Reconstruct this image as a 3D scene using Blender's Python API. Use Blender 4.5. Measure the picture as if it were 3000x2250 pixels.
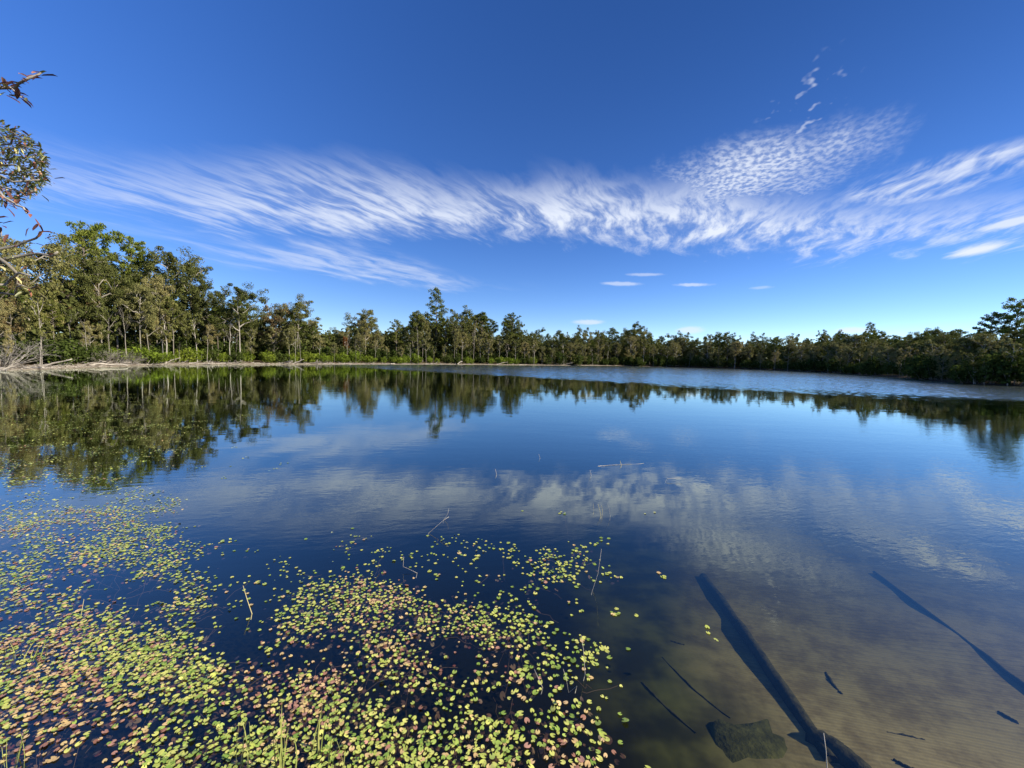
import bpy, math, random
import numpy as np
from mathutils import Vector, Matrix

for _o in list(bpy.data.objects):
    bpy.data.objects.remove(_o, do_unlink=True)
SC = bpy.context.scene
COL = SC.collection
PI = math.pi

# ------------------------------------------------------------------ camera
CAM_H = 2.2            # eye height above the water
FPX = 1150.0           # focal length in pixels of the 3000 px wide photograph
HORIZON = 1048.0       # row of the horizon in the middle of the photograph
ROLL = math.radians(1.3)
PITCH = -math.atan((1125.0 - HORIZON) / FPX)
fwd = Vector((0, math.cos(PITCH), math.sin(PITCH)))
r0 = Vector((1, 0, 0)); u0 = r0.cross(fwd)
rgt = r0 * math.cos(ROLL) + u0 * math.sin(ROLL)
upv = rgt.cross(fwd)
CAM = Vector((0, 0, CAM_H))
cam_data = bpy.data.cameras.new('camera')
cam_data.sensor_width = 36.0
cam_data.lens = FPX / 3000.0 * 36.0
cam_data.clip_start = 0.05
cam_data.clip_end = 5000.0
cam = bpy.data.objects.new('camera', cam_data)
COL.objects.link(cam)
M3 = Matrix((rgt, upv, -fwd)).transposed()
cam.matrix_world = Matrix.Translation(CAM) @ M3.to_4x4()
SC.camera = cam

def ray(px, py):
    """direction of a pixel of the 3000 x 2250 photograph"""
    return (fwd * FPX + rgt * (px - 1500.0) + upv * (1125.0 - py)).normalized()
def on_level(px, py, z=0.0):
    d = ray(px, py)
    return CAM + d * ((z - CAM_H) / d.z)
def project(x, y, z):
    d = Vector((x, y, z)) - CAM
    w = d.dot(fwd)
    return 1500.0 + FPX * d.dot(rgt) / w, 1125.0 - FPX * d.dot(upv) / w
def az_el(px, py):
    d = ray(px, py)
    return math.atan2(d.x, d.y), math.asin(d.z)

# ------------------------------------------------------------------ sun, sky, exposure
SUN_AZ = math.radians(100.0)      # clockwise from the viewing direction
SUN_EL = math.radians(31.0)
sun_dir = Vector((math.cos(SUN_EL) * math.sin(SUN_AZ), math.cos(SUN_EL) * math.cos(SUN_AZ), math.sin(SUN_EL)))
sun_data = bpy.data.lights.new('sun', 'SUN')
sun_data.energy = 5.0
sun_data.angle = math.radians(0.53)
sun_data.color = (1.0, 0.93, 0.80)
sun = bpy.data.objects.new('sun', sun_data)
COL.objects.link(sun)
sun.rotation_euler = sun_dir.to_track_quat('Z', 'Y').to_euler()
sun.location = sun_dir * 60

SC.view_settings.view_transform = 'Standard'
SC.view_settings.look = 'None'
SC.view_settings.gamma = 1.0
SC.view_settings.use_curve_mapping = False
SC.view_settings.exposure = 0.8
SC.render.engine = 'CYCLES'
SC.cycles.max_bounces = 6
SC.cycles.diffuse_bounces = 2
SC.cycles.glossy_bounces = 3
SC.cycles.transmission_bounces = 3
SC.cycles.transparent_max_bounces = 10
SC.cycles.volume_bounces = 0
SC.cycles.caustics_reflective = False
SC.cycles.caustics_refractive = False
SC.cycles.use_adaptive_sampling = True
SC.cycles.adaptive_threshold = 0.02
SC.cycles.use_denoising = True
SC.cycles.denoiser = 'OPENIMAGEDENOISE'
SC.cycles.sample_clamp_indirect = 4.0

class E:
    """a node socket that can be used in arithmetic"""
    tree = None
    def __init__(s, sock): s.s = sock
    @staticmethod
    def node(kind, **kw):
        n = E.tree.nodes.new(kind)
        for k, v in kw.items(): setattr(n, k, v)
        return n
    @staticmethod
    def put(inp, v):
        if isinstance(v, E): E.tree.links.new(v.s, inp)
        else: inp.default_value = v
    @staticmethod
    def math(op, *a, clamp=False):
        n = E.node('ShaderNodeMath', operation=op, use_clamp=clamp)
        for i, v in enumerate(a): E.put(n.inputs[i], v)
        return E(n.outputs[0])
    def __add__(s, o): return E.math('ADD', s, o)
    __radd__ = __add__
    def __sub__(s, o): return E.math('SUBTRACT', s, o)
    def __rsub__(s, o): return E.math('SUBTRACT', o, s)
    def __mul__(s, o): return E.math('MULTIPLY', s, o)
    __rmul__ = __mul__
    def __truediv__(s, o): return E.math('DIVIDE', s, o)
def Mx(a, b): return E.math('MAXIMUM', a, b)
def Mn(a, b): return E.math('MINIMUM', a, b)
def smooth(x, a, b):
    n = E.node('ShaderNodeMapRange', interpolation_type='SMOOTHSTEP', clamp=True)
    E.put(n.inputs[0], x); E.put(n.inputs[1], a); E.put(n.inputs[2], b)
    n.inputs[3].default_value = 0.0; n.inputs[4].default_value = 1.0
    return E(n.outputs[0])
def vec(x, y, z=0.0):
    n = E.node('ShaderNodeCombineXYZ')
    for i, v in enumerate((x, y, z)): E.put(n.inputs[i], v)
    return E(n.outputs[0])
def split(v):
    n = E.node('ShaderNodeSeparateXYZ'); E.put(n.inputs[0], v)
    return [E(o) for o in n.outputs]
def noise(v, scale, detail=4.0, rough=0.55, dist=0.0, dims='3D'):
    n = E.node('ShaderNodeTexNoise', noise_dimensions=dims)
    E.put(n.inputs['Vector'], v)
    n.inputs['Scale'].default_value = scale; n.inputs['Detail'].default_value = detail
    n.inputs['Roughness'].default_value = rough; n.inputs['Distortion'].default_value = dist
    return E(n.outputs[0])
def noise2(x, y, scale, detail=4.0, rough=0.55, dist=0.0):
    return noise(vec(x, y), scale, detail, rough, dist, '2D')
def voro(v, scale, sm=None, feature='F1', rnd=1.0, dims='3D'):
    n = E.node('ShaderNodeTexVoronoi', voronoi_dimensions=dims, feature='SMOOTH_F1' if sm else feature)
    E.put(n.inputs['Vector'], v); n.inputs['Scale'].default_value = scale
    n.inputs['Randomness'].default_value = rnd
    if sm: n.inputs['Smoothness'].default_value = sm
    return E(n.outputs[0])
def mixc(f, a, b, mode='MIX'):
    n = E.node('ShaderNodeMix', data_type='RGBA', blend_type=mode)
    E.put(n.inputs[0], f); E.put(n.inputs[6], a); E.put(n.inputs[7], b)
    return E(n.outputs[2])
def curve(x, pts, lo, hi, ylo, yhi):
    """a piecewise curve through pts, x in lo..hi and y in ylo..yhi"""
    n = E.node('ShaderNodeFloatCurve')
    cm = n.mapping; c = cm.curves[0]
    q = sorted(((p[0] - lo) / (hi - lo), (p[1] - ylo) / (yhi - ylo)) for p in pts)
    c.points[0].location = q[0]; c.points[1].location = q[-1]
    for a in q[1:-1]: c.points.new(*a)
    cm.update()
    E.put(n.inputs['Value'], (x - lo) / (hi - lo))
    return E(n.outputs[0]) * (yhi - ylo) + ylo

world = bpy.data.worlds.new('World')
SC.world = world
world.use_nodes = True
world.cycles.sampling_method = 'NONE'
E.tree = world.node_tree
for n in list(E.tree.nodes): E.tree.nodes.remove(n)
SKY_STRENGTH = 0.072
sky = E.node('ShaderNodeTexSky', sky_type='NISHITA')
sky.sun_disc = False
sky.sun_elevation = SUN_EL
sky.sun_rotation = -SUN_AZ
sky.altitude = 2500.0
sky.air_density = 1.0
sky.dust_density = 0.12
sky.ozone_density = 3.0
hsv = E.node('ShaderNodeHueSaturation')
hsv.inputs['Hue'].default_value = 0.514
hsv.inputs['Saturation'].default_value = 1.25
hsv.inputs['Value'].default_value = 1.42
E.tree.links.new(sky.outputs[0], hsv.inputs['Color'])
blue = E(hsv.outputs[0])
dirv = E(E.node('ShaderNodeTexCoord').outputs['Generated'])
dx, dy, dz = split(dirv)
az = E.math('ARCTAN2', dx, dy)
el = E.math('ARCSINE', dz)
zc = Mx(dz, 0.04)
U = dx / zc; V = dy / zc                       # a flat cloud layer, in units of its height
FA = math.radians(24)                          # the cirrus fibres run this way
S = U * math.sin(FA) + V * math.cos(FA)
T = U * math.cos(FA) - V * math.sin(FA)
P2 = lambda x, y: az_el(x * 3000 / 2212, y * 3000 / 2212)
def edge(pts): 
    return curve(az, [P2(*p) for p in pts] , -1.35, 1.35, 0.0, 0.9)
warp = noise2(U + 31.0, V, 0.9, 2.0) - 0.5
warp2 = noise2(U, V + 17.0, 2.6, 1.0) - 0.5
fib = noise2(S * 0.75, T * 1.9 + warp * 0.9 + warp2 * 0.3, 2.0, 5.0, 0.58)
fine = noise2(S * 1.7 + 9.0, T * 7.0 + warp * 1.6 + warp2 * 0.6, 2.0, 3.0, 0.6)
big = noise2(U, V + 44.0, 0.7, 2.0)
# the long cirrus band
lo_e = edge([(-60, 400), (150, 440), (400, 490), (700, 512), (1000, 505), (1200, 512), (1500, 535), (1800, 545), (2000, 530), (2212, 515), (2400, 500)])
up_e = edge([(-60, 285), (100, 330), (400, 355), (650, 345), (850, 368), (1000, 400), (1120, 395), (1250, 385), (1400, 400), (1500, 385), (1650, 420), (1800, 440), (2000, 440), (2212, 425), (2400, 420)])
ee = el + (fib - 0.5) * 0.09 + (fine - 0.5) * 0.03
band = smooth(ee, lo_e - 0.02, lo_e + 0.06) * (1.0 - smooth(ee, up_e - 0.07, up_e + 0.04))
tex = fib * 0.56 + fine * 0.44
dens = band * (smooth(tex, 0.34, 0.66) * 0.86 + 0.14) * (smooth(az, -1.0, 0.2) * 0.46 + 0.54) * smooth(az, -1.3, -0.8)
# thin veil below it on the near side of the lake
lo2 = edge([(-60, 470), (300, 520), (450, 560), (700, 600), (1030, 628), (1300, 640), (2400, 650)])
up2 = edge([(-60, 470), (300, 470), (450, 515), (700, 520), (860, 560), (1030, 612), (1300, 640), (2400, 650)])
e2 = el + (noise2(S * 0.4 + 5.0, T * 1.4 + warp, 1.5, 3.0) - 0.5) * 0.06
veil = smooth(e2, lo2 - 0.004, lo2 + 0.02) * (1.0 - smooth(e2, up2 - 0.03, up2 + 0.02)) * smooth(fib, 0.25, 0.72) * smooth(az, -0.95, -0.4) * (1.0 - smooth(az, -0.25, 0.12))
dens = Mx(dens, veil * 0.5)
def blob(x, y, rx, ry, tilt=0.0):
    a0, e0 = P2(x, y)
    sx = math.hypot(P2(x + rx, y)[0] - a0, P2(x + rx, y)[1] - e0); sy = P2(x, y - ry)[1] - e0
    ca, sa = math.cos(tilt), math.sin(tilt)
    p = (az - a0) * math.cos(e0) ; q = el - e0
    p, q = p * ca + q * sa, q * ca - p * sa
    p = p / (sx * math.cos(e0)); q = q / sy
    return E.math('SQRT', p * p + q * q)
# mackerel patch
ripple = smooth(noise2(S * 26.0 + warp2 * 2.0, T * 34.0 + warp2 * 2.5, 1.0, 2.0, 0.5), 0.30, 0.70)
mk = blob(1625, 372, 285, 84, 0.03) + (fib - 0.5) * 0.8 + (fine - 0.5) * 0.4
dens = Mx(dens, (1.0 - smooth(mk, 0.1, 1.25)) * (ripple * 0.58 + 0.22))
mk2 = blob(1720, 262, 170, 90, 0.9) + (big - 0.5) * 0.6
puff = smooth(noise2(S * 7.0 + 3.0, T * 10.0, 1.6, 2.0), 0.60, 0.80)
dens = Mx(dens, (1.0 - smooth(mk2, 0.5, 1.1)) * puff * 0.45)
# brighter streaks on the right
rs = blob(2020, 385, 270, 46, 0.0) + (big - 0.5) * 0.8
strk = noise2(az * 5.0, el * 30.0 - az * 4.0, 1.2, 4.0, 0.55, 0.4)
dens = Mx(dens, (1.0 - smooth(rs, 0.5, 1.15)) * smooth(strk * 0.55 + fine * 0.45, 0.36, 0.72) * 0.78)
for bx, by, rx, ry, tl, am in ((2112, 540, 84, 13, 0.16, 0.95), (2190, 478, 90, 11, 0.16, 0.8), (2300, 450, 110, 20, 0.2, 0.8),
                               (1340, 613, 48, 5, -0.05, 0.5), (1396, 593, 42, 4, -0.04, 0.4), (1494, 615, 46, 5, -0.04, 0.55), (1645, 621, 30, 4, 0.0, 0.28),
                               (1272, 696, 34, 6, 0.0, 0.6), (1490, 712, 34, 10, 0.0, 0.6), (1842, 713, 44, 9, 0.0, 0.75)):
    b = blob(bx, by, rx, ry, tl) + (strk - 0.5) * 1.0 + (fine - 0.5) * 0.5
    dens = Mx(dens, (1.0 - smooth(b, 0.35, 1.15)) * am)
# the same thin cirrus goes on behind the viewer
back = (1.0 - smooth(dy, -0.25, 0.05)) * smooth(el, 0.12, 0.3) * smooth(fib * 0.55 + big * 0.45, 0.5, 0.7) * 0.45
dens = Mn(Mx(dens, back), 0.96)
CLOUD = (6.9, 7.4, 8.4, 1.0)
skycol = mixc(dens, blue, CLOUD)
bg = E.node('ShaderNodeBackground')
bg.inputs['Strength'].default_value = SKY_STRENGTH
E.tree.links.new(skycol.s, bg.inputs['Color'])
wo = E.node('ShaderNodeOutputWorld')
E.tree.links.new(bg.outputs[0], wo.inputs[0])

# ------------------------------------------------------------------ helpers
def tag(o, label, cat=None, group=None):
    o['label'] = label
    if cat: o['category'] = cat
    if group: o['group'] = group
    return o
def link(name, mesh, parent=None):
    o = bpy.data.objects.new(name, mesh); COL.objects.link(o)
    if parent is not None: o.parent = parent
    return o
def empty(name, loc=(0, 0, 0), rz=0.0, s=1.0):
    o = bpy.data.objects.new(name, None); COL.objects.link(o)
    o.location = loc; o.rotation_euler = (0, 0, rz); o.scale = (s, s, s) if not hasattr(s, '__len__') else s
    o.empty_display_size = 0.3
    return o
def mesh_np(name, v, loops, sizes, mats, mi=None, smooth_=True):
    """mesh from arrays: vertices, flat loop indices, face sizes"""
    v = np.asarray(v, dtype=np.float32).reshape(-1, 3)
    loops = np.asarray(loops, dtype=np.int32).ravel(); sizes = np.asarray(sizes, dtype=np.int32)
    me = bpy.data.meshes.new(name)
    me.vertices.add(len(v)); me.vertices.foreach_set('co', v.ravel())
    me.loops.add(len(loops)); me.loops.foreach_set('vertex_index', loops)
    me.polygons.add(len(sizes))
    st = np.zeros(len(sizes), dtype=np.int32); st[1:] = np.cumsum(sizes)[:-1]
    me.polygons.foreach_set('loop_start', st); me.polygons.foreach_set('loop_total', sizes)
    for m in (mats if isinstance(mats, (list, tuple)) else [mats]): me.materials.append(m)
    if mi is not None: me.polygons.foreach_set('material_index', np.asarray(mi, dtype=np.int32))
    me.polygons.foreach_set('use_smooth', np.full(len(sizes), smooth_))
    me.update(calc_edges=True)
    return me
class Acc:
    """collects tubes and leaf faces into one mesh"""
    def __init__(s): s.v = []; s.l = []; s.n = []; s.m = []; s.k = 0
    def add(s, v, faces, m=0):
        v = np.asarray(v, dtype=np.float64).reshape(-1, 3); faces = np.asarray(faces)
        s.v.append(v); s.l.append((faces + s.k).ravel()); s.n.append(np.full(len(faces), faces.shape[1])); s.m.append(np.full(len(faces), m))
        s.k += len(v)
    def tube(s, path, rad, sides=6, m=0, cap=True):
        p = np.asarray(path, dtype=float); r = np.asarray(rad, dtype=float) * np.ones(len(p))
        t = np.gradient(p, axis=0); t /= np.linalg.norm(t, axis=1)[:, None] + 1e-9
        ref = np.array([0.0, 0, 1.0]) if abs(t[0, 2]) < 0.9 else np.array([1.0, 0, 0])
        a = np.cross(t, ref); a /= np.linalg.norm(a, axis=1)[:, None] + 1e-9
        b = np.cross(t, a)
        th = np.arange(sides) * 2 * PI / sides
        ring = p[:, None, :] + r[:, None, None] * (np.cos(th)[None, :, None] * a[:, None, :] + np.sin(th)[None, :, None] * b[:, None, :])
        n = len(p); i = np.arange(n - 1)[:, None] * sides; j = np.arange(sides)[None, :]; j2 = (j + 1) % sides
        f = np.stack([i + j, i + j2, i + sides + j2, i + sides + j], -1).reshape(-1, 4)
        vv = ring.reshape(-1, 3)
        s.add(vv, f, m)
        if cap:
            k0 = s.k - len(vv)
            for base, pt in ((0, p[0]), ((n - 1) * sides, p[-1])):
                s.v.append(pt[None, :]); c = s.k; s.k += 1
                fc = np.stack([np.full(sides, c), k0 + base + np.arange(sides), k0 + base + (np.arange(sides) + 1) % sides], -1)
                s.l.append(fc.ravel()); s.n.append(np.full(sides, 3)); s.m.append(np.full(sides, m))
    def mesh(s, name, mats, smooth_=True):
        return mesh_np(name, np.concatenate(s.v), np.concatenate(s.l), np.concatenate(s.n), mats, np.concatenate(s.m), smooth_)
def unit(a): return a / (np.linalg.norm(a, axis=-1, keepdims=True) + 1e-9)

def material(name):
    m = bpy.data.materials.new(name); m.use_nodes = True
    E.tree = m.node_tree
    for n in list(E.tree.nodes): E.tree.nodes.remove(n)
    return m
def surface(sock, vol=None, disp=None):
    o = E.node('ShaderNodeOutputMaterial'); E.tree.links.new(sock, o.inputs['Surface'])
    if vol is not None: E.tree.links.new(vol, o.inputs['Volume'])
def bump(h, strength=0.3, dist=0.02):
    n = E.node('ShaderNodeBump'); n.inputs['Strength'].default_value = strength; n.inputs['Distance'].default_value = dist
    E.put(n.inputs['Height'], h); return n.outputs[0]
def principled(color, rough=0.8, nrm=None, spec=0.3):
    n = E.node('ShaderNodeBsdfPrincipled')
    E.put(n.inputs['Base Color'], color); E.put(n.inputs['Roughness'], rough); n.inputs['Specular IOR Level'].default_value = spec
    if nrm is not None: E.tree.links.new(nrm, n.inputs['Normal'])
    return n.outputs[0]
def ramp(f, stops):
    n = E.node('ShaderNodeValToRGB'); cr = n.color_ramp
    cr.elements[0].position, cr.elements[0].color = stops[0][0], (*stops[0][1], 1)
    cr.elements[1].position, cr.elements[1].color = stops[-1][0], (*stops[-1][1], 1)
    for p, c in stops[1:-1]:
        e = cr.elements.new(p); e.color = (*c, 1)
    E.put(n.inputs[0], f); return E(n.outputs[0])
def geo(): return E.node('ShaderNodeNewGeometry')
def objrand(): return E(E.node('ShaderNodeObjectInfo').outputs['Random'])
def objco(): return E(E.node('ShaderNodeTexCoord').outputs['Object'])

def foliage(name, stops, transl=0.35, vary=0.35):
    """leaves: hue by tree, light and dark by leaf, part of the light shining through"""
    m = material(name)
    isl = E(geo().outputs['Random Per Island'])
    clump = noise(objco(), 0.45, 2.0)
    f = Mn(Mx(objrand() * 0.45 + clump * 0.55 + (isl - 0.5) * vary, 0.0), 1.0)
    c = ramp(f, stops)
    hs = E.node('ShaderNodeHueSaturation'); E.put(hs.inputs['Value'], isl * 0.7 + 0.65); E.put(hs.inputs['Color'], c)
    c = E(hs.outputs[0])
    d = E.node('ShaderNodeBsdfDiffuse'); E.put(d.inputs['Color'], c)
    t = E.node('ShaderNodeBsdfTranslucent'); E.put(t.inputs['Color'], c)
    mx = E.node('ShaderNodeMixShader'); mx.inputs[0].default_value = transl
    E.tree.links.new(d.outputs[0], mx.inputs[1]); E.tree.links.new(t.outputs[0], mx.inputs[2])
    surface(mx.outputs[0]); return m
def bark(name, a, b, scale=3.0):
    m = material(name)
    p = objco(); x, y, z = split(p)
    f = noise(vec(x * 3.0, y * 3.0, z * 0.7), scale, 4.0, 0.6)
    c = mixc(smooth(f + (objrand() - 0.5) * 0.3, 0.3, 0.7), (*a, 1), (*b, 1))
    surface(principled(c, 0.9, bump(f, 0.5, 0.03), 0.1)); return m

MAT = {}
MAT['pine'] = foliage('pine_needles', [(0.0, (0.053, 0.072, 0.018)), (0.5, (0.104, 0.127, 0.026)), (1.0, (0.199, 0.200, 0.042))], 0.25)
MAT['pine_warm'] = foliage('yellow_green_needles', [(0.0, (0.104, 0.139, 0.028)), (0.5, (0.182, 0.217, 0.038)), (1.0, (0.295, 0.287, 0.052))], 0.3)  # yellower, paler needle colour of the round-crowned pines
MAT['oak'] = foliage('olive_leaves', [(0.0, (0.069, 0.081, 0.024)), (0.5, (0.128, 0.138, 0.043)), (1.0, (0.218, 0.200, 0.062))], 0.3)
MAT['gum'] = foliage('grey_green_leaves', [(0.0, (0.134, 0.133, 0.054)), (0.45, (0.215, 0.207, 0.076)), (0.8, (0.317, 0.271, 0.111)), (1.0, (0.400, 0.288, 0.134))], 0.3)
MAT['rust'] = foliage('rust_needles', [(0.0, (0.130, 0.046, 0.013)), (0.5, (0.208, 0.081, 0.021)), (1.0, (0.260, 0.124, 0.036))], 0.3)
MAT['brown'] = foliage('browning_leaves', [(0.0, (0.107, 0.079, 0.034)), (0.5, (0.182, 0.131, 0.059)), (1.0, (0.259, 0.182, 0.090))], 0.3)
MAT['shrub'] = foliage('bright_shrub_leaves', [(0.0, (0.106, 0.149, 0.022)), (0.5, (0.189, 0.250, 0.030)), (1.0, (0.288, 0.317, 0.049))], 0.4)
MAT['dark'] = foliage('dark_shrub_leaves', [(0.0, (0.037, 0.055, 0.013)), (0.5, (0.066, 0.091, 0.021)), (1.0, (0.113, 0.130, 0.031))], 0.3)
MAT['bark'] = bark('grey_brown_bark', (0.13, 0.105, 0.08), (0.27, 0.23, 0.185))
MAT['pale'] = bark('pale_bark', (0.20, 0.175, 0.135), (0.40, 0.36, 0.30))
MAT['dead'] = bark('weathered_wood', (0.26, 0.22, 0.175), (0.47, 0.42, 0.35))
MAT['twig'] = bark('grey_twigs', (0.20, 0.175, 0.145), (0.34, 0.305, 0.26))
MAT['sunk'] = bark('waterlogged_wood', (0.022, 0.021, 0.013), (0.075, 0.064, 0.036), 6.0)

# ------------------------------------------------------------------ the lake outline
# far shore: pixels of the waterline in the photograph, set on the water level
SHORE_PX = [(0, 1087), (120, 1083), (300, 1076), (500, 1069), (700, 1068), (850, 1068), (1000, 1068), (1140, 1068), (1280, 1068), (1400, 1069), (1500, 1070), (1650, 1071), (1800, 1072),
            (2000, 1076), (2200, 1082), (2400, 1090), (2550, 1100), (2700, 1112), (2780, 1121), (2860, 1127), (3000, 1133)]
FAR = [(on_level(a, b).x, on_level(a, b).y) for a, b in SHORE_PX]
NEAR = [(FAR[-1][0] + 4, 42.0), (50, 28), (24, 11), (10, 3.4), (4, 1.5), (0, 1.05), (-3.2, 1.35), (-6.5, 2.5), (-18, 9.5), (-36, 21), (FAR[0][0] - 6, 31.0)]
rs = np.random.RandomState(5)
def refine(pts, closed=True):
    out = []
    n = len(pts)
    for i in range(n):
        a = np.array(pts[i]); b = np.array(pts[(i + 1) % n]); L = np.linalg.norm(b - a)
        k = max(1, int(L / 2.2)); nrm = np.array([b[1] - a[1], a[0] - b[0]]) / (L + 1e-9)
        for j in range(k):
            p = a + (b - a) * j / k
            amp = min(0.45, 0.012 * np.linalg.norm(p)) if p[1] > 12 else 0.03
            out.append(p + nrm * rs.uniform(-1, 1) * amp)
    return np.array(out)
LAKE = refine(FAR + NEAR)
def shore_dist(x, y):
    """signed distance to the waterline: above 0 on land, below 0 in the lake"""
    p = np.stack([np.ravel(x), np.ravel(y)], -1).astype(float)
    if len(p) <= 32:
        a = LAKE[None]; b = np.roll(LAKE, -1, axis=0)[None]; q = p[:, None]; ab = b - a
        t = np.clip(((q - a) * ab).sum(-1) / ((ab * ab).sum(-1) + 1e-12), 0, 1)
        d = np.hypot(q[..., 0] - a[..., 0] - t * ab[..., 0], q[..., 1] - a[..., 1] - t * ab[..., 1]).min(1)
        c = (a[..., 1] > q[..., 1]) != (b[..., 1] > q[..., 1])
        xi = a[..., 0] + (q[..., 1] - a[..., 1]) * ab[..., 0] / np.where(np.abs(ab[..., 1]) > 1e-12, ab[..., 1], 1e-12)
        ins = (c & (q[..., 0] < xi)).sum(1) % 2 == 1
        return np.where(ins, -d, d).reshape(np.shape(x))
    d = np.full(len(p), 1e9); ins = np.zeros(len(p), bool)
    A = LAKE; B = np.roll(LAKE, -1, axis=0)
    for a, b in zip(A, B):
        ab = b - a; t = np.clip(((p - a) @ ab) / (ab @ ab + 1e-12), 0, 1)
        d = np.minimum(d, np.hypot(p[:, 0] - a[0] - t * ab[0], p[:, 1] - a[1] - t * ab[1]))
        c = ((a[1] > p[:, 1]) != (b[1] > p[:, 1]))
        xi = a[0] + (p[:, 1] - a[1]) * ab[0] / (ab[1] if abs(ab[1]) > 1e-12 else 1e-12)
        ins ^= c & (p[:, 0] < xi)
    return np.where(ins, -d, d).reshape(np.shape(x))
def wav(x, y, s, k): return np.sin(x * s + k) * np.cos(y * s * 1.17 - k * 2.1) + 0.5 * np.sin((x + y) * s * 2.3 + k * 3.0)
def ground_z(x, y):
    d = shore_dist(x, y)
    land = 0.02 + 0.13 * np.minimum(d, 2.5) + 0.9 * (1 - np.exp(-np.maximum(d - 2.5, 0) / 16.0)) + np.clip(d / 2, 0, 1) * 0.07 * wav(x, y, 0.9, 1.3)
    q = -d
    bed = -0.16 - 0.15 * np.minimum(q, 5.0) - 2.2 * (1 - np.exp(-np.maximum(q - 5.0, 0) / 14.0)) + 0.02 * wav(x, y, 1.7, 0.4) * np.clip(q, 0, 1)
    bed = np.where(q < 0.4, -0.16 * q / 0.4 + (bed + 0.16) * q / 0.4, bed)
    return np.where(d > 0, land, bed)
def gz(x, y): return float(ground_z(np.array([x]), np.array([y]))[0])

# ------------------------------------------------------------------ ground sheet with the lake bed
def lines(spec):
    out = [np.array([spec[0][0]])]
    for a, b, st in spec: out.append(np.linspace(a, b, max(2, int(round((b - a) / st)) + 1))[1:])
    return np.concatenate(out)
gx = lines([(-1500, -400, 220), (-400, -110, 20), (-110, -8, 1.3), (-8, 8, 0.16), (8, 130, 1.4), (130, 400, 20), (400, 1500, 220)])
gy = lines([(-700, -100, 200), (-100, -6, 8), (-6, 0, 0.6), (0, 9, 0.16), (9, 190, 1.3), (190, 400, 15), (400, 1700, 220)])
XX, YY = np.meshgrid(gx, gy)
ZZ = ground_z(XX, YY)
nx, ny = len(gx), len(gy)
ii = (np.arange(ny - 1)[:, None] * nx + np.arange(nx - 1)[None, :]).ravel()
gm = material('forest_floor_sand_and_mud')
px_, py_, pz_ = split(E(geo().outputs['Position']))
P3 = vec(px_, py_, pz_)
n1 = noise(P3, 0.6, 4.0); n2 = noise(P3, 9.0, 4.0, 0.65); n3 = noise(P3, 2.2, 3.0)
litter = mixc(smooth(n2, 0.35, 0.65), (0.050, 0.036, 0.020, 1), (0.125, 0.090, 0.052, 1))
litter = mixc(smooth(n1, 0.5, 0.7), litter, (0.055, 0.070, 0.018, 1))
beach = mixc(smooth(n2 * 0.6 + n3 * 0.4, 0.35, 0.62), (0.13, 0.105, 0.075, 1), (0.34, 0.285, 0.215, 1))
wet = mixc(n2, (0.035, 0.028, 0.018, 1), (0.085, 0.066, 0.042, 1))
beach = mixc(smooth(px_ + (n1 - 0.5) * 30.0, 30.0, 60.0), beach, wet)
land_c = mixc(smooth(pz_ + (n3 - 0.5) * 0.5, 0.10, 0.30), beach, litter)
sandw = smooth(px_ - (py_ - 3.0) * 0.38 + (n1 - 0.5) * 1.2 + (n3 - 0.5) * 0.35, 1.2, 2.3)
sand = mixc(smooth(n3 * 0.5 + n2 * 0.5, 0.36, 0.62), (0.24, 0.172, 0.088, 1), (0.42, 0.318, 0.176, 1))
algae = mixc(smooth(n3, 0.35, 0.65), (0.030, 0.030, 0.010, 1), (0.105, 0.100, 0.028, 1))
mud = mixc(smooth(px_ + (n3 - 0.5) * 0.8, 0.55, 1.35), (0.012, 0.011, 0.008, 1), algae)
bed_c = mixc(sandw, mud, sand)
under = 1.0 - smooth(pz_, -0.06, 0.01)
gcol = mixc(under, land_c, bed_c)
sw = E.node('ShaderNodeTexWave', wave_type='BANDS', bands_direction='Y', wave_profile='SIN')
E.put(sw.inputs['Vector'], vec(px_ * 0.55, py_ * 1.0 + px_ * 0.30, 0.0)); sw.inputs['Scale'].default_value = 4.6
sw.inputs['Distortion'].default_value = 2.2; sw.inputs['Detail'].default_value = 2.0; sw.inputs['Detail Scale'].default_value = 0.6
hgt = E(sw.outputs[1]) * under * sandw * 0.9 + n2 * 0.6 * (1.0 - under * 0.6)
surface(principled(gcol, 0.95, bump(hgt, 0.7, 0.022), 0.05))
ground = link('ground', mesh_np('ground', np.stack([XX, YY, ZZ], -1), np.stack([ii, ii + 1, ii + nx + 1, ii + nx], -1), np.full(len(ii), 4), gm))
ground['kind'] = 'structure'

# ------------------------------------------------------------------ water
wm = material('lake_water')
g = geo()
wx, wy, wz = split(E(g.outputs['Position']))
# a patch of small waves near by on the right
near_p = smooth(wx * 0.85 + (noise2(wx, wy, 0.35, 3.0) - 0.5) * 5.0, 0.6, 5.0) * (1.0 - smooth(wy, 9.0, 20.0)) * smooth(wy, 3.2, 5.2)
swell = noise2(wx * 0.35, wy * 1.0, 1.1, 2.0, 0.5)
patch = smooth(noise2(wx * 0.25, wy * 0.6, 0.22, 2.0), 0.42, 0.68)
small = noise2(wx * 1.0 + wy * 0.25, wy * 2.6 - wx * 0.5, 2.4, 3.0, 0.55)
fine_w = noise2(wx * 1.3 + wy * 0.5, wy * 3.0 - wx * 1.1, 5.0, 2.0, 0.5)
h = swell * 0.0028 + small * (patch * 0.0011 + 0.0004) + fine_w * near_p * 0.0012 + small * near_p * 0.0016
bn = E.node('ShaderNodeBump'); bn.inputs['Strength'].default_value = 1.0; bn.inputs['Distance'].default_value = 1.0
bn.inputs['Filter Width'].default_value = 0.05
E.put(bn.inputs['Height'], h)
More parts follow.
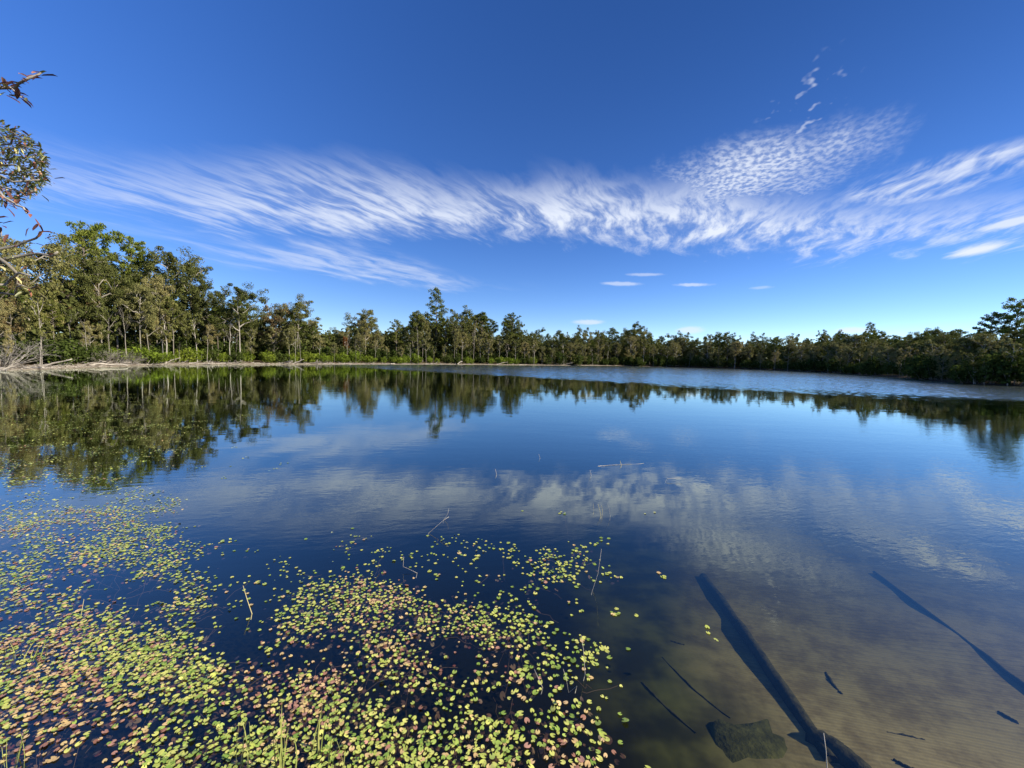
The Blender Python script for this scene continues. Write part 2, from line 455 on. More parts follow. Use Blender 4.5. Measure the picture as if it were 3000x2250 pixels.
dotn = E.node('ShaderNodeVectorMath', operation='DOT_PRODUCT')
E.tree.links.new(bn.outputs[0], dotn.inputs[0]); E.tree.links.new(g.outputs['Incoming'], dotn.inputs[1])
cosv = E.math('ABSOLUTE', E(dotn.outputs['Value']))
flat = E.node('ShaderNodeVectorMath', operation='DOT_PRODUCT')
E.tree.links.new(g.outputs['Normal'], flat.inputs[0]); E.tree.links.new(g.outputs['Incoming'], flat.inputs[1])
cosf = E.math('ABSOLUTE', E(flat.outputs['Value']))
om = 1.0 - Mn(cosv * 0.25 + cosf * 0.75, 1.0)
fres = E.math('POWER', om, 2.6) * 0.97 + 0.012
wind = E(E.node('ShaderNodeAttribute', attribute_name='wind').outputs['Fac'])
gl = E.node('ShaderNodeBsdfGlossy'); E.put(gl.inputs['Roughness'], wind * 0.17 + 0.012)
gl.inputs['Color'].default_value = (0.92, 1.0, 0.93, 1)
E.tree.links.new(bn.outputs[0], gl.inputs['Normal'])
tr = E.node('ShaderNodeBsdfTransparent'); tr.inputs['Color'].default_value = (0.97, 0.98, 0.97, 1)
mxs = E.node('ShaderNodeMixShader')
E.put(mxs.inputs[0], fres); E.tree.links.new(tr.outputs[0], mxs.inputs[1]); E.tree.links.new(gl.outputs[0], mxs.inputs[2])
va = E.node('ShaderNodeVolumeAbsorption'); va.inputs['Color'].default_value = (0.58, 0.62, 0.44, 1); va.inputs['Density'].default_value = 1.45
surface(mxs.outputs[0], va.outputs[0])
# the surface itself: flat, with real wind waves in a sheet along the far and the right-hand shore
def streak(x, y, k):
    q = np.random.RandomState(k); out = np.zeros_like(x)
    for i in range(14):
        f = 0.05 * 1.42 ** i; th = q.normal() * 0.22 - 0.5
        out += np.sin((x * -math.sin(th) + y * math.cos(th)) * f * 2.2 + (x * math.cos(th) + y * math.sin(th)) * f * 0.45 + q.rand() * 6.28) / (i + 2.0)
    return out
def ruffle(x, y):
    ld = (x * 0.573 + y * 0.820) - (-15 * 0.573 + 57 * 0.820)
    m = np.clip((ld + streak(x, y, 3) * 2.6 + 0.9 * np.sin(x * 2.3 + 2 * np.sin(y * 1.7)) * np.sin(y * 3.1 + x * 0.8) + 3.0) / 9.0, 0, 1); m = m * m * (3 - 2 * m)
    return m
def waves(x, y):
    q = np.random.RandomState(21); z = np.zeros_like(x)
    for i in range(60):
        lam = q.uniform(0.50, 0.95); th = q.normal() * 0.75 - 2.2; k = 2 * PI / lam; a = 0.0030 * lam ** 0.9
        z += a * np.sin(k * (x * math.cos(th) + y * math.sin(th)) + q.rand() * 6.28)
    return z
ux = lines([(-190, -60, 65), (-60, -30, 10), (-30, 100, 0.19), (100, 190, 30)])
uy = lines([(-20, 20, 20), (20, 66, 0.19), (66, 172, 0.32), (172, 230, 29)])
WX, WY = np.meshgrid(ux, uy); WZ = np.where(WY > 20.5, ruffle(WX, WY) * waves(WX, WY), 0.0)
WZ[:, ux < -30] = 0; WZ[:, ux > 100] = 0; WZ[uy > 172] = 0; WZ[:, [0, -1]] = 0; WZ[[0, -1]] = 0
mx_, my_ = len(ux), len(uy); N = mx_ * my_
ii = (np.arange(my_ - 1)[:, None] * mx_ + np.arange(mx_ - 1)[None, :]).ravel()
rim = np.concatenate([np.arange(mx_), np.arange(1, my_) * mx_ + mx_ - 1, (my_ - 1) * mx_ + np.arange(mx_ - 2, -1, -1), np.arange(my_ - 2, 0, -1) * mx_])
low_ = np.stack([WX.ravel()[rim], WY.ravel()[rim], np.full(len(rim), -7.0)], -1); nr = len(rim)
wvv = np.concatenate([np.stack([WX, WY, WZ], -1).reshape(-1, 3), low_])
side = np.stack([rim, N + np.arange(nr), N + (np.arange(nr) + 1) % nr, np.roll(rim, -1)], -1)
lps = np.concatenate([np.stack([ii, ii + 1, ii + mx_ + 1, ii + mx_], -1).ravel(), side.ravel(), (N + np.arange(nr))[::-1]])
wme = mesh_np('lake_water', wvv, lps, np.concatenate([np.full(len(ii) + nr, 4), [nr]]), wm)
fl = np.ones(len(ii) + nr + 1, bool); fl[len(ii):] = False
wme.polygons.foreach_set('use_smooth', fl)
wa_ = wme.attributes.new('wind', 'FLOAT', 'POINT')
wa_.data.foreach_set('value', np.concatenate([np.where(WY > 20.5, ruffle(WX, WY), 0.0).ravel(), np.zeros(nr)]).astype(np.float32))
water = link('lake_water', wme)
water['kind'] = 'structure'

# ------------------------------------------------------------------ tree kinds (each built once, then copied)
def leaf_cards(R, cen, rad, n, size, flat=0.75, long=1.0, up=0.25):
    """n small pointed leaf faces through an ellipsoid clump, mostly near its outside"""
    d = unit(R.normal(size=(n, 3)))
    r = rad * (0.35 + 0.65 * R.rand(n) ** 0.6)
    c = np.asarray(cen) + d * r[:, None] * np.array([1, 1, flat])
    nrm = unit(d * 1.1 + R.normal(size=(n, 3)) * 0.5 + np.array([0, 0, up]))
    t = unit(np.cross(nrm, R.normal(size=(n, 3)))); b = np.cross(nrm, t)
    s = size * R.uniform(0.6, 1.35, n)[:, None]
    v = np.stack([c - t * s * 0.5 * long, c + b * s * 0.33, c + t * s * 0.55 * long, c - b * s * 0.33], 1)
    v[:, 1] += nrm * s * 0.10; v[:, 3] += nrm * s * 0.10
    return v.reshape(-1, 3)
def needle_cards(R, cen, rad, n, size, flat=0.6):
    """tufts of needles standing out from a clump"""
    d = unit(R.normal(size=(n, 3)) + np.array([0, 0, 0.25]))
    c = np.asarray(cen) + d * (rad * (0.25 + 0.75 * R.rand(n) ** 0.7))[:, None] * np.array([1, 1, flat])
    t = unit(d + R.normal(size=(n, 3)) * 0.55); b = unit(np.cross(t, R.normal(size=(n, 3))))
    s = size * R.uniform(0.6, 1.3, n)[:, None]
    v = np.stack([c - t * s * 0.4, c + b * s * 0.20, c + t * s * 0.6, c - b * s * 0.20], 1)
    return v.reshape(-1, 3)
def add_cards(acc, v): acc.add(v, np.arange(len(v)).reshape(-1, 4))
def bend(R, a, b, k=5, wob=0.06, sag=0.0):
    a = np.asarray(a, float); b = np.asarray(b, float); t = np.linspace(0, 1, k)[:, None]
    L = np.linalg.norm(b - a); w = np.cumsum(R.normal(size=(k, 3)) * wob * L / k, axis=0); w -= w[0] + (w[-1] - w[0]) * t
    p = a + (b - a) * t + w; p[:, 2] += sag * L * (t[:, 0] * (t[:, 0] - 1) * 4) * -0.25
    return p
def trunk_path(R, h, lean=0.02, wob=0.012, k=9):
    t = np.linspace(0, 1, k)
    w = np.cumsum(R.normal(size=(k, 2)) * wob * h, axis=0); w -= w[0]
    l = R.normal(size=2) * lean * h
    return np.stack([w[:, 0] * t + l[0] * t, w[:, 1] * t + l[1] * t, -0.35 + t * (h + 0.35)], -1)
def along(p, f):
    i = f * (len(p) - 1); k = min(int(i), len(p) - 2); return p[k] + (p[k + 1] - p[k]) * (i - k)

def make_pine(seed, h=18.0, base=0.5, spread=0.19, limbs=34, dens=60, leafm='pine', barkm='bark', dome=0.5, gap=0.25):
    R = np.random.RandomState(seed); w = Acc(); c = Acc()
    tp = trunk_path(R, h * 0.97, 0.015, 0.006)
    w.tube(tp, np.linspace(0.021 * h ** 0.9, 0.03, len(tp)), 7)
    for i in range(limbs):
        f = base + (0.985 - base) * (i + R.rand()) / limbs
        if R.rand() < gap * (1 - f): continue
        q = (f - base) / (1 - base)
        L = h * spread * (0.45 + 0.8 * math.sin(PI * min(1.0, q * (1 - dome * 0.45) + 0.28))) * R.uniform(0.65, 1.2)
        a = i * 2.4 + R.uniform(-0.5, 0.5)
        s = along(tp, f); e = s + np.array([math.cos(a) * L, math.sin(a) * L, L * (R.uniform(-0.05, 0.35) + 0.45 * q)])
        lp = bend(R, s, e, 5, 0.12, 0.25)
        w.tube(lp, np.linspace(0.045 + 0.012 * L, 0.015, 5), 4, 0, False)
        n = max(2, int(round(L / 0.85)))
        for j in range(n):
            t = 0.38 + 0.62 * (j + 0.6) / n
            cc = along(lp, min(t, 1.0)) + R.normal(size=3) * 0.22
            cr = R.uniform(0.42, 0.80) * (0.75 + 0.02 * h)
            add_cards(c, needle_cards(R, cc, cr, int(dens * R.uniform(0.7, 1.2)), 0.42))
    add_cards(c, needle_cards(R, tp[-1] + [0, 0, 0.2], 0.7, dens, 0.42, 0.9))
    return w.mesh('pine_trunk', MAT[barkm]), c.mesh('pine_crown', MAT[leafm], False), float(np.percentile(np.concatenate(c.v)[:, 2], 99.6))

def make_broad(seed, h=14.0, clear=0.35, spread=0.30, limbs=7, dens=95, leafm='oak', barkm='bark', size=0.30, thin=1.0, narrow=1.0, rt=0.016):
    R = np.random.RandomState(seed); w = Acc(); c = Acc()
    tp = trunk_path(R, h * 0.90, 0.03, 0.012)
    w.tube(tp, np.linspace(rt * h, 0.035, len(tp)), 7)
    tips = []
    for i in range(limbs):
        f = clear + (0.96 - clear) * (i + R.uniform(0, 0.8)) / limbs
        q = (f - clear) / (1 - clear); a = i * 2.39 + R.uniform(-0.6, 0.6)
        L = h * spread * narrow * (0.55 + 0.65 * math.sin(PI * min(1, 0.22 + 0.72 * q))) * R.uniform(0.7, 1.2)
        s = along(tp, f); e = s + np.array([math.cos(a) * L, math.sin(a) * L, L * R.uniform(0.35, 0.95)])
        lp = bend(R, s, e, 6, 0.22)
        w.tube(lp, np.linspace(0.010 * h * (1 - 0.5 * q), 0.02, 6), 5, 0, False)
        tips.append((lp[-1], 1.0)); tips.append((along(lp, 0.62) + R.normal(size=3) * 0.3, 0.8))
        for k in range(3):
            s2 = along(lp, R.uniform(0.35, 0.85)); e2 = s2 + unit(R.normal(size=3) + np.array([math.cos(a), math.sin(a), 0.5]) * 0.9) * L * R.uniform(0.3, 0.6)
            w.tube(bend(R, s2, e2, 4, 0.2), np.linspace(0.004 * h, 0.012, 4), 4, 0, False)
            tips.append((e2, 0.85))
    tips.append((tp[-1], 1.0))
    for p, k in tips:
        if R.rand() > thin: continue
        rr = h * 0.062 * R.uniform(0.55, 1.3) * k
        for _ in range(2):
            add_cards(c, leaf_cards(R, p + R.normal(size=3) * rr * 0.55, rr, int(dens * 0.5 * R.uniform(0.7, 1.3)), size, 0.7))
    return w.mesh('trunk_and_limbs', MAT[barkm]), c.mesh('leafy_crown', MAT[leafm], False), float(np.percentile(np.concatenate(c.v)[:, 2], 99.6))

def twigs(acc, R, a, d, L, r, depth, m=0):
    e = a + d * L
    p = bend(R, a, e, 4, 0.25)
    acc.tube(p, np.linspace(r, r * 0.55, 4), 4 if r > 0.03 else 3, m, False)
    if depth <= 0: return
    for k in range(R.randint(2, 4)):
        nd = unit(d + R.normal(size=3) * 0.55 + np.array([0, 0, 0.12]))
        twigs(acc, R, along(p, R.uniform(0.45, 1.0)), nd, L * R.uniform(0.55, 0.8), r * 0.58, depth - 1, m)
def make_bare(seed, h=10.0, fork=0.45, barkm='pale', depth=3):
    R = np.random.RandomState(seed); w = Acc()
    tp = trunk_path(R, h * 0.62, 0.03, 0.014)
    w.tube(tp, np.linspace(0.013 * h, 0.055, len(tp)), 7)
    c = Acc()
    twigs(c, R, tp[-1], np.array([0.05, 0, 1.0]), h * 0.17, 0.045, depth)
    for k in range(4):
        a = k * 1.9 + R.rand()
        twigs(c, R, along(tp, fork + 0.13 * k), unit(np.array([math.cos(a), math.sin(a) * 0.6, 1.1])), h * 0.15, 0.032, depth)
    return w.mesh('bare_trunk', MAT[barkm]), c.mesh('bare_limbs', MAT[barkm]), h
def make_cypress(seed, h=9.0):
    R = np.random.RandomState(seed); w = Acc(); c = Acc()
    tp = trunk_path(R, h, 0.01, 0.005)
    w.tube(tp, np.linspace(0.2, 0.03, len(tp)), 7)
    for i in range(60):
        f = 0.12 + 0.86 * (i + R.rand()) / 60; a = i * 2.4; L = h * 0.17 * (1.1 - f) + 0.2
        e = along(tp, f) + np.array([math.cos(a) * L, math.sin(a) * L, 0.15 * L])
        w.tube(np.array([along(tp, f), e]), [0.03, 0.01], 4, 0, False)
        add_cards(c, leaf_cards(R, e, 0.42, 40, 0.22, 0.6))
    return w.mesh('cypress_trunk', MAT['bark']), c.mesh('cypress_crown', MAT['rust'], False), h
def make_shrub(seed, h=2.0, wid=1.3, leafm='shrub', n=22, dens=60, size=0.17):
    R = np.random.RandomState(seed); w = Acc(); c = Acc()
    for i in range(n):
        a = R.uniform(0, 2 * PI); r = wid * R.rand() ** 0.6
        top = np.array([math.cos(a) * r, math.sin(a) * r, h * R.uniform(0.55, 1.0) * (1 - 0.35 * (r / wid) ** 2)])
        w.tube(bend(R, (math.cos(a) * r * 0.4, math.sin(a) * r * 0.4, -0.15), top, 4, 0.15), np.linspace(0.022, 0.008, 4), 4, 0, False)
        for t in (0.35, 0.62, 0.85, 1.0):
            cc = np.array([math.cos(a) * r * (0.4 + 0.6 * t), math.sin(a) * r * (0.4 + 0.6 * t), top[2] * t])
            v = leaf_cards(R, cc, 0.26 + 0.08 * h, int(dens * 0.3), size, 1.0, 1.5, 0.1)
            add_cards(c, v)
    return w.mesh('shrub_stems', MAT['twig']), c.mesh('shrub_leaves', MAT[leafm], False), h
def make_brush(seed, h=2.6, wid=1.6, n=26):
    R = np.random.RandomState(seed); w = Acc(); c = Acc()
    for i in range(n):
        a = R.uniform(0, 2 * PI)
        d = unit(np.array([math.cos(a) * 0.8, math.sin(a) * 0.8, R.uniform(0.35, 1.2)]))
        p0 = np.array([math.cos(a) * 0.25, math.sin(a) * 0.25, -0.12])
        w.tube(bend(R, p0, p0 + d * h * 0.45, 4, 0.2), np.linspace(0.030, 0.018, 4), 4, 0, False)
        twigs(c, R, p0 + d * h * 0.40, d, h * 0.30, 0.018, 3)
    return w.mesh('brush_stems', MAT['twig']), c.mesh('brush_twigs', MAT['twig']), h

KIND = {}
def kind(key, name, made): KIND[key] = (name,) + made
for i in range(3): kind('pine%d' % i, 'pine_tree', make_pine(100 + i, 18.0, (0.50, 0.42, 0.58)[i], (0.17, 0.20, 0.16)[i]))
kind('lone', 'pine_tree', make_pine(131, 19.0, 0.46, 0.155, 36, 46, 'pine', 'bark', 0.2, 0.5))
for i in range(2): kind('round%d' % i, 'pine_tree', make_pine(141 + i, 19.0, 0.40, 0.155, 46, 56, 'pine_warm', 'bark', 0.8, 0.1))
for i in range(4): kind('oak%d' % i, 'broadleaf_tree', make_broad(200 + i, 14.0, (0.22, 0.3, 0.36, 0.16)[i], 0.28, 11, 210, 'oak', 'bark', 0.24))
for i in range(4): kind('gum%d' % i, 'broadleaf_tree', make_broad(220 + i, 13.0, (0.24, 0.36, 0.16, 0.5)[i], 0.26, 12, 180, 'gum', 'pale', 0.22, 0.88, 0.8, 0.0105))
for i in range(3): kind('open%d' % i, 'broadleaf_tree', make_broad(240 + i, 16.0, (0.45, 0.5, 0.55)[i], 0.22, 10, 190, 'oak', 'pale', 0.24, 0.88, 0.9, 0.0105))
for i in range(2): kind('brown%d' % i, 'broadleaf_tree', make_broad(260 + i, 12.0, (0.3, 0.4)[i], 0.28, 8, 85, 'brown', 'bark', 0.27, 0.9))
kind('sapling0', 'young_tree', make_broad(280, 7.0, 0.5, 0.26, 6, 70, 'gum', 'pale', 0.24, 0.8, 0.8, 0.012))
kind('sapling1', 'young_tree', make_broad(281, 7.0, 0.4, 0.30, 6, 80, 'oak', 'pale', 0.24, 0.8, 0.9, 0.012))
for i in range(3): kind('bare%d' % i, 'bare_tree', make_bare(300 + i, 10.0, (0.45, 0.6, 0.5)[i], ('pale', 'pale', 'dead')[i]))
kind('cypress', 'cypress_tree', make_cypress(320))
for i in range(3): kind('shrub%d' % i, 'shrub', make_shrub(340 + i, (1.7, 2.1, 1.4)[i], (1.4, 1.2, 1.7)[i]))
for i in range(2): kind('dark%d' % i, 'shrub', make_shrub(350 + i, (2.4, 3.2)[i], (1.6, 1.9)[i], 'dark', 26, 60, 0.22))
for i in range(2): kind('brush%d' % i, 'leafless_shrub', make_brush(360 + i))
PARTS = {'pine_tree': ('trunk', 'crown'), 'broadleaf_tree': ('trunk', 'crown'), 'young_tree': ('trunk', 'crown'), 'bare_tree': ('trunk', 'limb'),
         'cypress_tree': ('trunk', 'crown'), 'shrub': ('stem', 'foliage'), 'leafless_shrub': ('stem', 'twigs')}
def plant(key, x, y, h, rz, xy=1.0, tilt=(0, 0)):
    name, tm, cm, h0 = KIND[key]
    s = h / h0
    o = empty(name, (x, y, gz(x, y) - 0.03), rz, (s * xy, s * xy, s))
    o.rotation_euler = (tilt[0], tilt[1], rz)
    a, b = PARTS[name]
    link(a, tm, o); c = link(b, cm, o)
    if b in ('twigs', 'foliage'): c['kind'] = 'stuff'
    return o

# ------------------------------------------------------------------ the shore forest
SHW = np.array(FAR); SHP = np.array([p[0] for p in SHORE_PX], float)
tang = np.gradient(SHW, axis=0); inland = unit(np.stack([-tang[:, 1], tang[:, 0]], -1))
cen = SHW.mean(0) * np.array([1, 0.75])
inland = np.where(((SHW - cen) * inland).sum(1)[:, None] < 0, -inland, inland)
def shore_at(px, back):
    """a point `back` metres inland of the waterline seen at column px, kept on that line of sight as far as the shore allows"""
    sx, sy = np.interp(px, SHP, SHW[:, 0]), np.interp(px, SHP, SHW[:, 1])
    n = unit(np.array([np.interp(px, SHP, inland[:, 0]), np.interp(px, SHP, inland[:, 1])]))
    d = unit(np.array([sx, sy])); k = max(0.35, float(d @ n))
    return np.array([sx, sy]) + d * back / k
SKYLINE = [(-200, 720), (0, 712), (60, 705), (130, 692), (200, 722), (250, 668), (310, 656), (390, 690), (440, 738), (490, 730), (545, 748), (585, 778), (620, 842), (660, 838), (700, 832), (745, 872),
           (775, 898), (800, 884), (840, 890), (868, 862), (905, 892), (935, 932), (1000, 930), (1050, 905), (1085, 915), (1120, 940), (1170, 930), (1210, 912), (1245, 900), (1320, 905), (1350, 902), (1400, 915),
           (1450, 935), (1500, 920), (1535, 950), (1600, 962), (1700, 957), (1800, 962), (1850, 948), (1900, 962), (1960, 972), (2000, 968), (2050, 978), (2100, 966), (2200, 972), (2300, 976), (2400, 962),
           (2450, 968), (2540, 960), (2600, 960), (2700, 955), (2800, 955), (2870, 935), (2920, 925), (3000, 915), (3200, 900)]
SKX = [p[0] for p in SKYLINE]; SKY_ = [p[1] for p in SKYLINE]
def top_height(x, y, py):
    """height above the ground at (x, y) of something whose top is seen on row py"""
    z = gz(x, y)
    lo, hi = 0.0, 60.0
    for _ in range(30):
        mid = (lo + hi) / 2
        if project(x, y, z + mid)[1] > py: lo = mid
        else: hi = mid
    return (lo + hi) / 2
R = np.random.RandomState(77)
TREES = []     # (object, px, row, words)
WORDS = {'pine': 'dark green pine', 'lone': 'tall open pine', 'round': 'yellow-green pine', 'oak': 'olive broadleaf tree', 'gum': 'grey-green pale-trunked tree',
         'open': 'open-crowned pale-trunked tree', 'brown': 'browning broadleaf tree', 'sapling': 'slim young tree', 'bare': 'bare pale tree', 'cypress': 'rust-orange cypress',
         'shrub': 'bright green shrub', 'dark': 'dark green shrub', 'brush': 'grey leafless shrub'}
def put(px, back, key, top=None, frac=None, row='front', xy=1.0, label=None, rz=None, tilt=None):
    x, y = shore_at(px, back)
    p0 = project(x, y, 1.0)[0]
    if top is None:
        sk = float(np.interp(p0, SKX, SKY_)); base = project(x, y, gz(x, y))[1]
        top = base + (sk - base) * frac
    h = top_height(x, y, top)
    t = tilt if tilt is not None else (R.normal() * 0.02, R.normal() * 0.02)
    o = plant(key, x, y, h, R.uniform(0, 6.28) if rz is None else rz, xy, t)
    TREES.append([o, p0, row, key.rstrip('0123456789'), label])
    return o
# trees one can name
HERO = [
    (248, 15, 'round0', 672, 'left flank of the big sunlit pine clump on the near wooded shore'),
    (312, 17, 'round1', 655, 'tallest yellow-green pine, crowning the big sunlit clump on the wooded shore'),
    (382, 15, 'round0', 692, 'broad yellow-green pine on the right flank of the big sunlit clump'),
    (436, 14, 'pine1', 738, 'dark green pine filling the dip beside the big sunlit pine clump'),
    (497, 11, 'open0', 728, 'tall open-crowned tree with forked pale limbs right of the sunlit pines'),
    (548, 10, 'open1', 748, 'open-crowned tree leaning out over the dip right of the sunlit pines'),
    (150, 13, 'oak1', 692, 'dark bushy oak just left of the big sunlit pine clump'),
    (20, 10, 'gum0', 712, 'grey-green tree at the very left edge behind the overhanging twigs'),
    (90, 12, 'gum2', 705, 'pale-limbed grey-green tree behind the overhanging twigs'),
    (612, 9, 'open2', 835, 'open-crowned grey-green tree beside the broken pale trunk'),
    (704, 3.0, 'open0', 834, 'tall tree on a long pale trunk standing right at the waterline'),
    (792, 7, 'brown0', 886, 'browning round-topped tree between two taller open trees'),
    (868, 5, 'open1', 862, 'narrow tall open tree standing beside the dead spike'),
    (1058, 7, 'open2', 905, 'open tufted tree above the rust-orange cypress'),
    (1015, 6, 'cypress', 985, 'rust-orange narrow cypress in the green shore row'),
    (1212, 8, 'pine2', 911, 'thin pine close left of the lone tall pine'),
    (1276, 9, 'lone', 843, 'lone tall open pine rising high above the middle of the treeline'),
    (1350, 9, 'oak0', 901, 'broad dark tree close right of the lone tall pine'),
    (1408, 10, 'pine0', 914, 'tufted pine second to the right of the lone tall pine'),
    (1502, 8, 'pine1', 918, 'dark pine at the step where the treeline drops to the far shore'),
    (1845, 8, 'oak2', 947, 'rounded tree standing proud of the far treeline'),
    (2548, 12, 'lone', 944, 'small round-headed pine poking above the dark far-right woods'),
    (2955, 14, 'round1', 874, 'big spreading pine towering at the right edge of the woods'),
    (2885, 12, 'pine1', 915, 'pine leaning left beside the big spreading pine on the right'),
]
for px, back, key, top, lab in HERO:
    put(px, back, key, top, None, 'named', (0.78 if px < 680 else 0.95), lab)
NB = [
    (484, 2.2, 'bare0', 885, 'bare pale tree forking low, standing in the bright shrubs on the bank', 1.0),
    (523, 0.5, 'bare1', 990, 'small dead pale stem at the edge of the water', 0.35),
    (840, 6, 'bare2', 870, 'dead grey spike beside the narrow tall open tree', 0.35),
    (657, 6, 'bare2', 895, 'broken pale trunk standing clear of leaves among grey-green trees', 0.5),
    (118, 1.2, 'bare1', 960, 'bent pale double trunk on the sandy bank at far left', 0.8),
    (252, 2.5, 'bare0', 920, 'pale twin-stemmed bare tree between the leafless shrubs', 0.7),
    (1385, 3.0, 'bare2', 922, 'tall pale bare trunk right of the lone tall pine', 0.35),
    (1222, 0.6, 'bare1', 935, 'thin straight pale trunk at the waterline left of the lone pine', 0.3),
    (1040, 1.0, 'bare1', 980, 'thin pale stem at the waterline below the rust-orange cypress', 0.35),
    (863, 1.5, 'bare0', 955, 'crooked pale bare stem at the foot of the narrow tall tree', 0.4),
    (600, 2.0, 'bare1', 925, 'slender pale bare trunk in the bright shrubs left of the waterline tree', 0.4),
    (1555, 2.0, 'bare1', 1000, 'thin pale bare trunk by the brown scrub on the middle shore', 0.35),
]
for px, back, key, top, lab, xy in NB:
    put(px, back, key, top, None, 'named', xy, lab, None, (R.normal() * 0.03, R.normal() * 0.05))
def pick(px, row):
    u = R.rand()
    if px < 620:
        t = (('gum', .34), ('oak', .10), ('brown', .06), ('open', .24), ('pine', .26)) if row != 'back' else (('oak', .5), ('pine', .3), ('gum', .2))
    elif px < 1520:
        t = (('gum', .26), ('oak', .18), ('open', .20), ('pine', .28), ('brown', .08)) if row != 'back' else (('oak', .4), ('pine', .45), ('gum', .15))
    else:
        t = (('oak', .40), ('gum', .14), ('pine', .32), ('brown', .04), ('open', .10)) if row != 'back' else (('oak', .55), ('pine', .45))
    for k, w in t:
        u -= w
        if u <= 0: break
    return k + str(R.randint({'gum': 4, 'oak': 4, 'open': 3, 'pine': 3, 'brown': 2}[k]))
def run(start, end, step, back, frac, row, keyf=None, xy=(0.85, 1.15)):
    """walk along the shore in steps of metres"""
    px = start
    while px < end:
        k = keyf(px) if keyf else pick(px, row)
        put(px, R.uniform(*back), k, None, R.uniform(*frac), row, R.uniform(*xy))
        x0, y0 = np.interp(px, SHP, SHW[:, 0]), np.interp(px, SHP, SHW[:, 1])
        x1, y1 = np.interp(px + 10, SHP, SHW[:, 0]), np.interp(px + 10, SHP, SHW[:, 1])
        px += 10 * R.uniform(0.65, 1.35) * step / max(0.25, math.hypot(x1 - x0, y1 - y0))
run(-60, 640, 2.9, (4.5, 9.5), (0.38, 0.80), 'middle', None, (0.55, 0.8))
run(640, 3080, 3.6, (5.0, 9.0), (0.58, 0.97), 'middle', None, (0.6, 0.9))
run(-60, 640, 4.4, (12.0, 18.0), (0.55, 0.88), 'back', None, (0.62, 0.85))
run(640, 3080, 4.4, (12.0, 18.0), (0.74, 1.02), 'back', None, (0.7, 1.0))
run(-40, 1560, 2.7, (2.0, 4.5), (0.30, 0.66), 'front', lambda p: ('sapling%d' % R.randint(2)) if R.rand() < 0.42 else ('gum%d' % R.randint(4)) if R.rand() < 0.75 else 'bare%d' % R.randint(2), (0.5, 0.85))
run(1560, 3060, 4.5, (0.8, 2.5), (0.45, 0.75), 'front', lambda p: ('sapling%d' % R.randint(2)) if R.rand() < 0.6 else ('gum%d' % R.randint(4)), (0.7, 1.0))

# shrubs on the bank
def put_shrub(px, back, key, h, row, label=None):
    x, y = shore_at(px, back)
    o = plant(key, x, y, h, R.uniform(0, 6.28), R.uniform(0.85, 1.25))
    TREES.append([o, project(x, y, 0.5)[0], row, key.rstrip('0123456789'), label])
def srun(a, b, step, back, hh, keys, row):
    px = a
    while px < b:
        put_shrub(px, R.uniform(*back), keys[R.randint(len(keys))], R.uniform(*hh), row)
        x0, y0 = np.interp(px, SHP, SHW[:, 0]), np.interp(px, SHP, SHW[:, 1]); x1, y1 = np.interp(px + 10, SHP, SHW[:, 0]), np.interp(px + 10, SHP, SHW[:, 1])
        px += 10 * R.uniform(0.6, 1.4) * step / max(0.25, math.hypot(x1 - x0, y1 - y0))
BR = ['shrub0', 'shrub1', 'shrub2']
srun(395, 500, 1.9, (2.6, 4.2), (1.3, 2.2), BR, 'bank')
srun(500, 1000, 2.0, (1.8, 3.8), (1.3, 2.4), BR + ['dark0'], 'bank')
srun(1000, 1560, 3.0, (1.8, 3.6), (1.3, 2.3), BR + ['dark0', 'dark0'], 'bank')
srun(1560, 1950, 5.0, (1.6, 3.2), (1.2, 2.2), ['shrub1', 'dark0', 'dark1', 'dark0'], 'bank')
srun(160, 330, 2.2, (2.0, 3.6), (1.8, 3.2), ['dark0', 'dark1'], 'bank')
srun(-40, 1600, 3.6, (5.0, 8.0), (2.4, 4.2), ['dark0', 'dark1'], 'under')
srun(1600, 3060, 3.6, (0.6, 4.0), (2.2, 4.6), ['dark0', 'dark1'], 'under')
for px, back, h in ((15, 1.8, 3.0), (-20, 2.4, 3.8), (330, 1.5, 2.4), (372, 1.6, 1.9), (300, 2.2, 2.6), (1640, 2.0, 3.0), (940, 1.4, 1.6)):
    put_shrub(px, back, 'brush%d' % R.randint(2), h, 'bank')

# labels: count from the nearest tree that has a name of its own
MARK = [(248, 'big sunlit pine clump'), (484, 'low-forking bare tree'), (704, 'long-trunked waterline tree'), (868, 'narrow tall open tree'), (1015, 'rust-orange cypress'), (1276, 'lone tall pine'),
        (1502, 'treeline step pine'), (1845, 'proud rounded far tree'), (2548, 'round-headed far pine'), (2955, 'big spreading edge pine')]
ROWW = {'front': 'front rank', 'middle': 'middle rank', 'back': 'rear rank', 'bank': 'bank', 'under': 'understorey'}
def ordinal(n): return str(n) + ('th' if 10 <= n % 100 <= 20 else {1: 'st', 2: 'nd', 3: 'rd'}.get(n % 10, 'th'))
CAT = {'pine_tree': 'tree', 'broadleaf_tree': 'tree', 'young_tree': 'tree', 'bare_tree': 'tree', 'cypress_tree': 'tree', 'shrub': 'shrub', 'leafless_shrub': 'shrub'}
seen = {}
for rec in sorted([t for t in TREES if t[4] is None], key=lambda t: abs(t[1] - min(MARK, key=lambda m: abs(m[0] - t[1]))[0])):
    o, px, row, k, _ = rec
    mk = min(MARK, key=lambda m: abs(m[0] - px)); side = 'left' if px < mk[0] else 'right'
    key = (k, row, mk[1], side); seen[key] = seen.get(key, 0) + 1
    rec[4] = '%s, %s, %s to the %s of the %s' % (WORDS[k], ROWW[row], ordinal(seen[key]), side, mk[1])
for o, px, row, k, lab in TREES:
    nm = o.name.split('.')[0]
    tag(o, lab, CAT[nm], {'shrub': 'shrubs along the bank', 'leafless_shrub': 'grey leafless shrubs on the bank'}.get(nm, 'trees of the shore forest'))

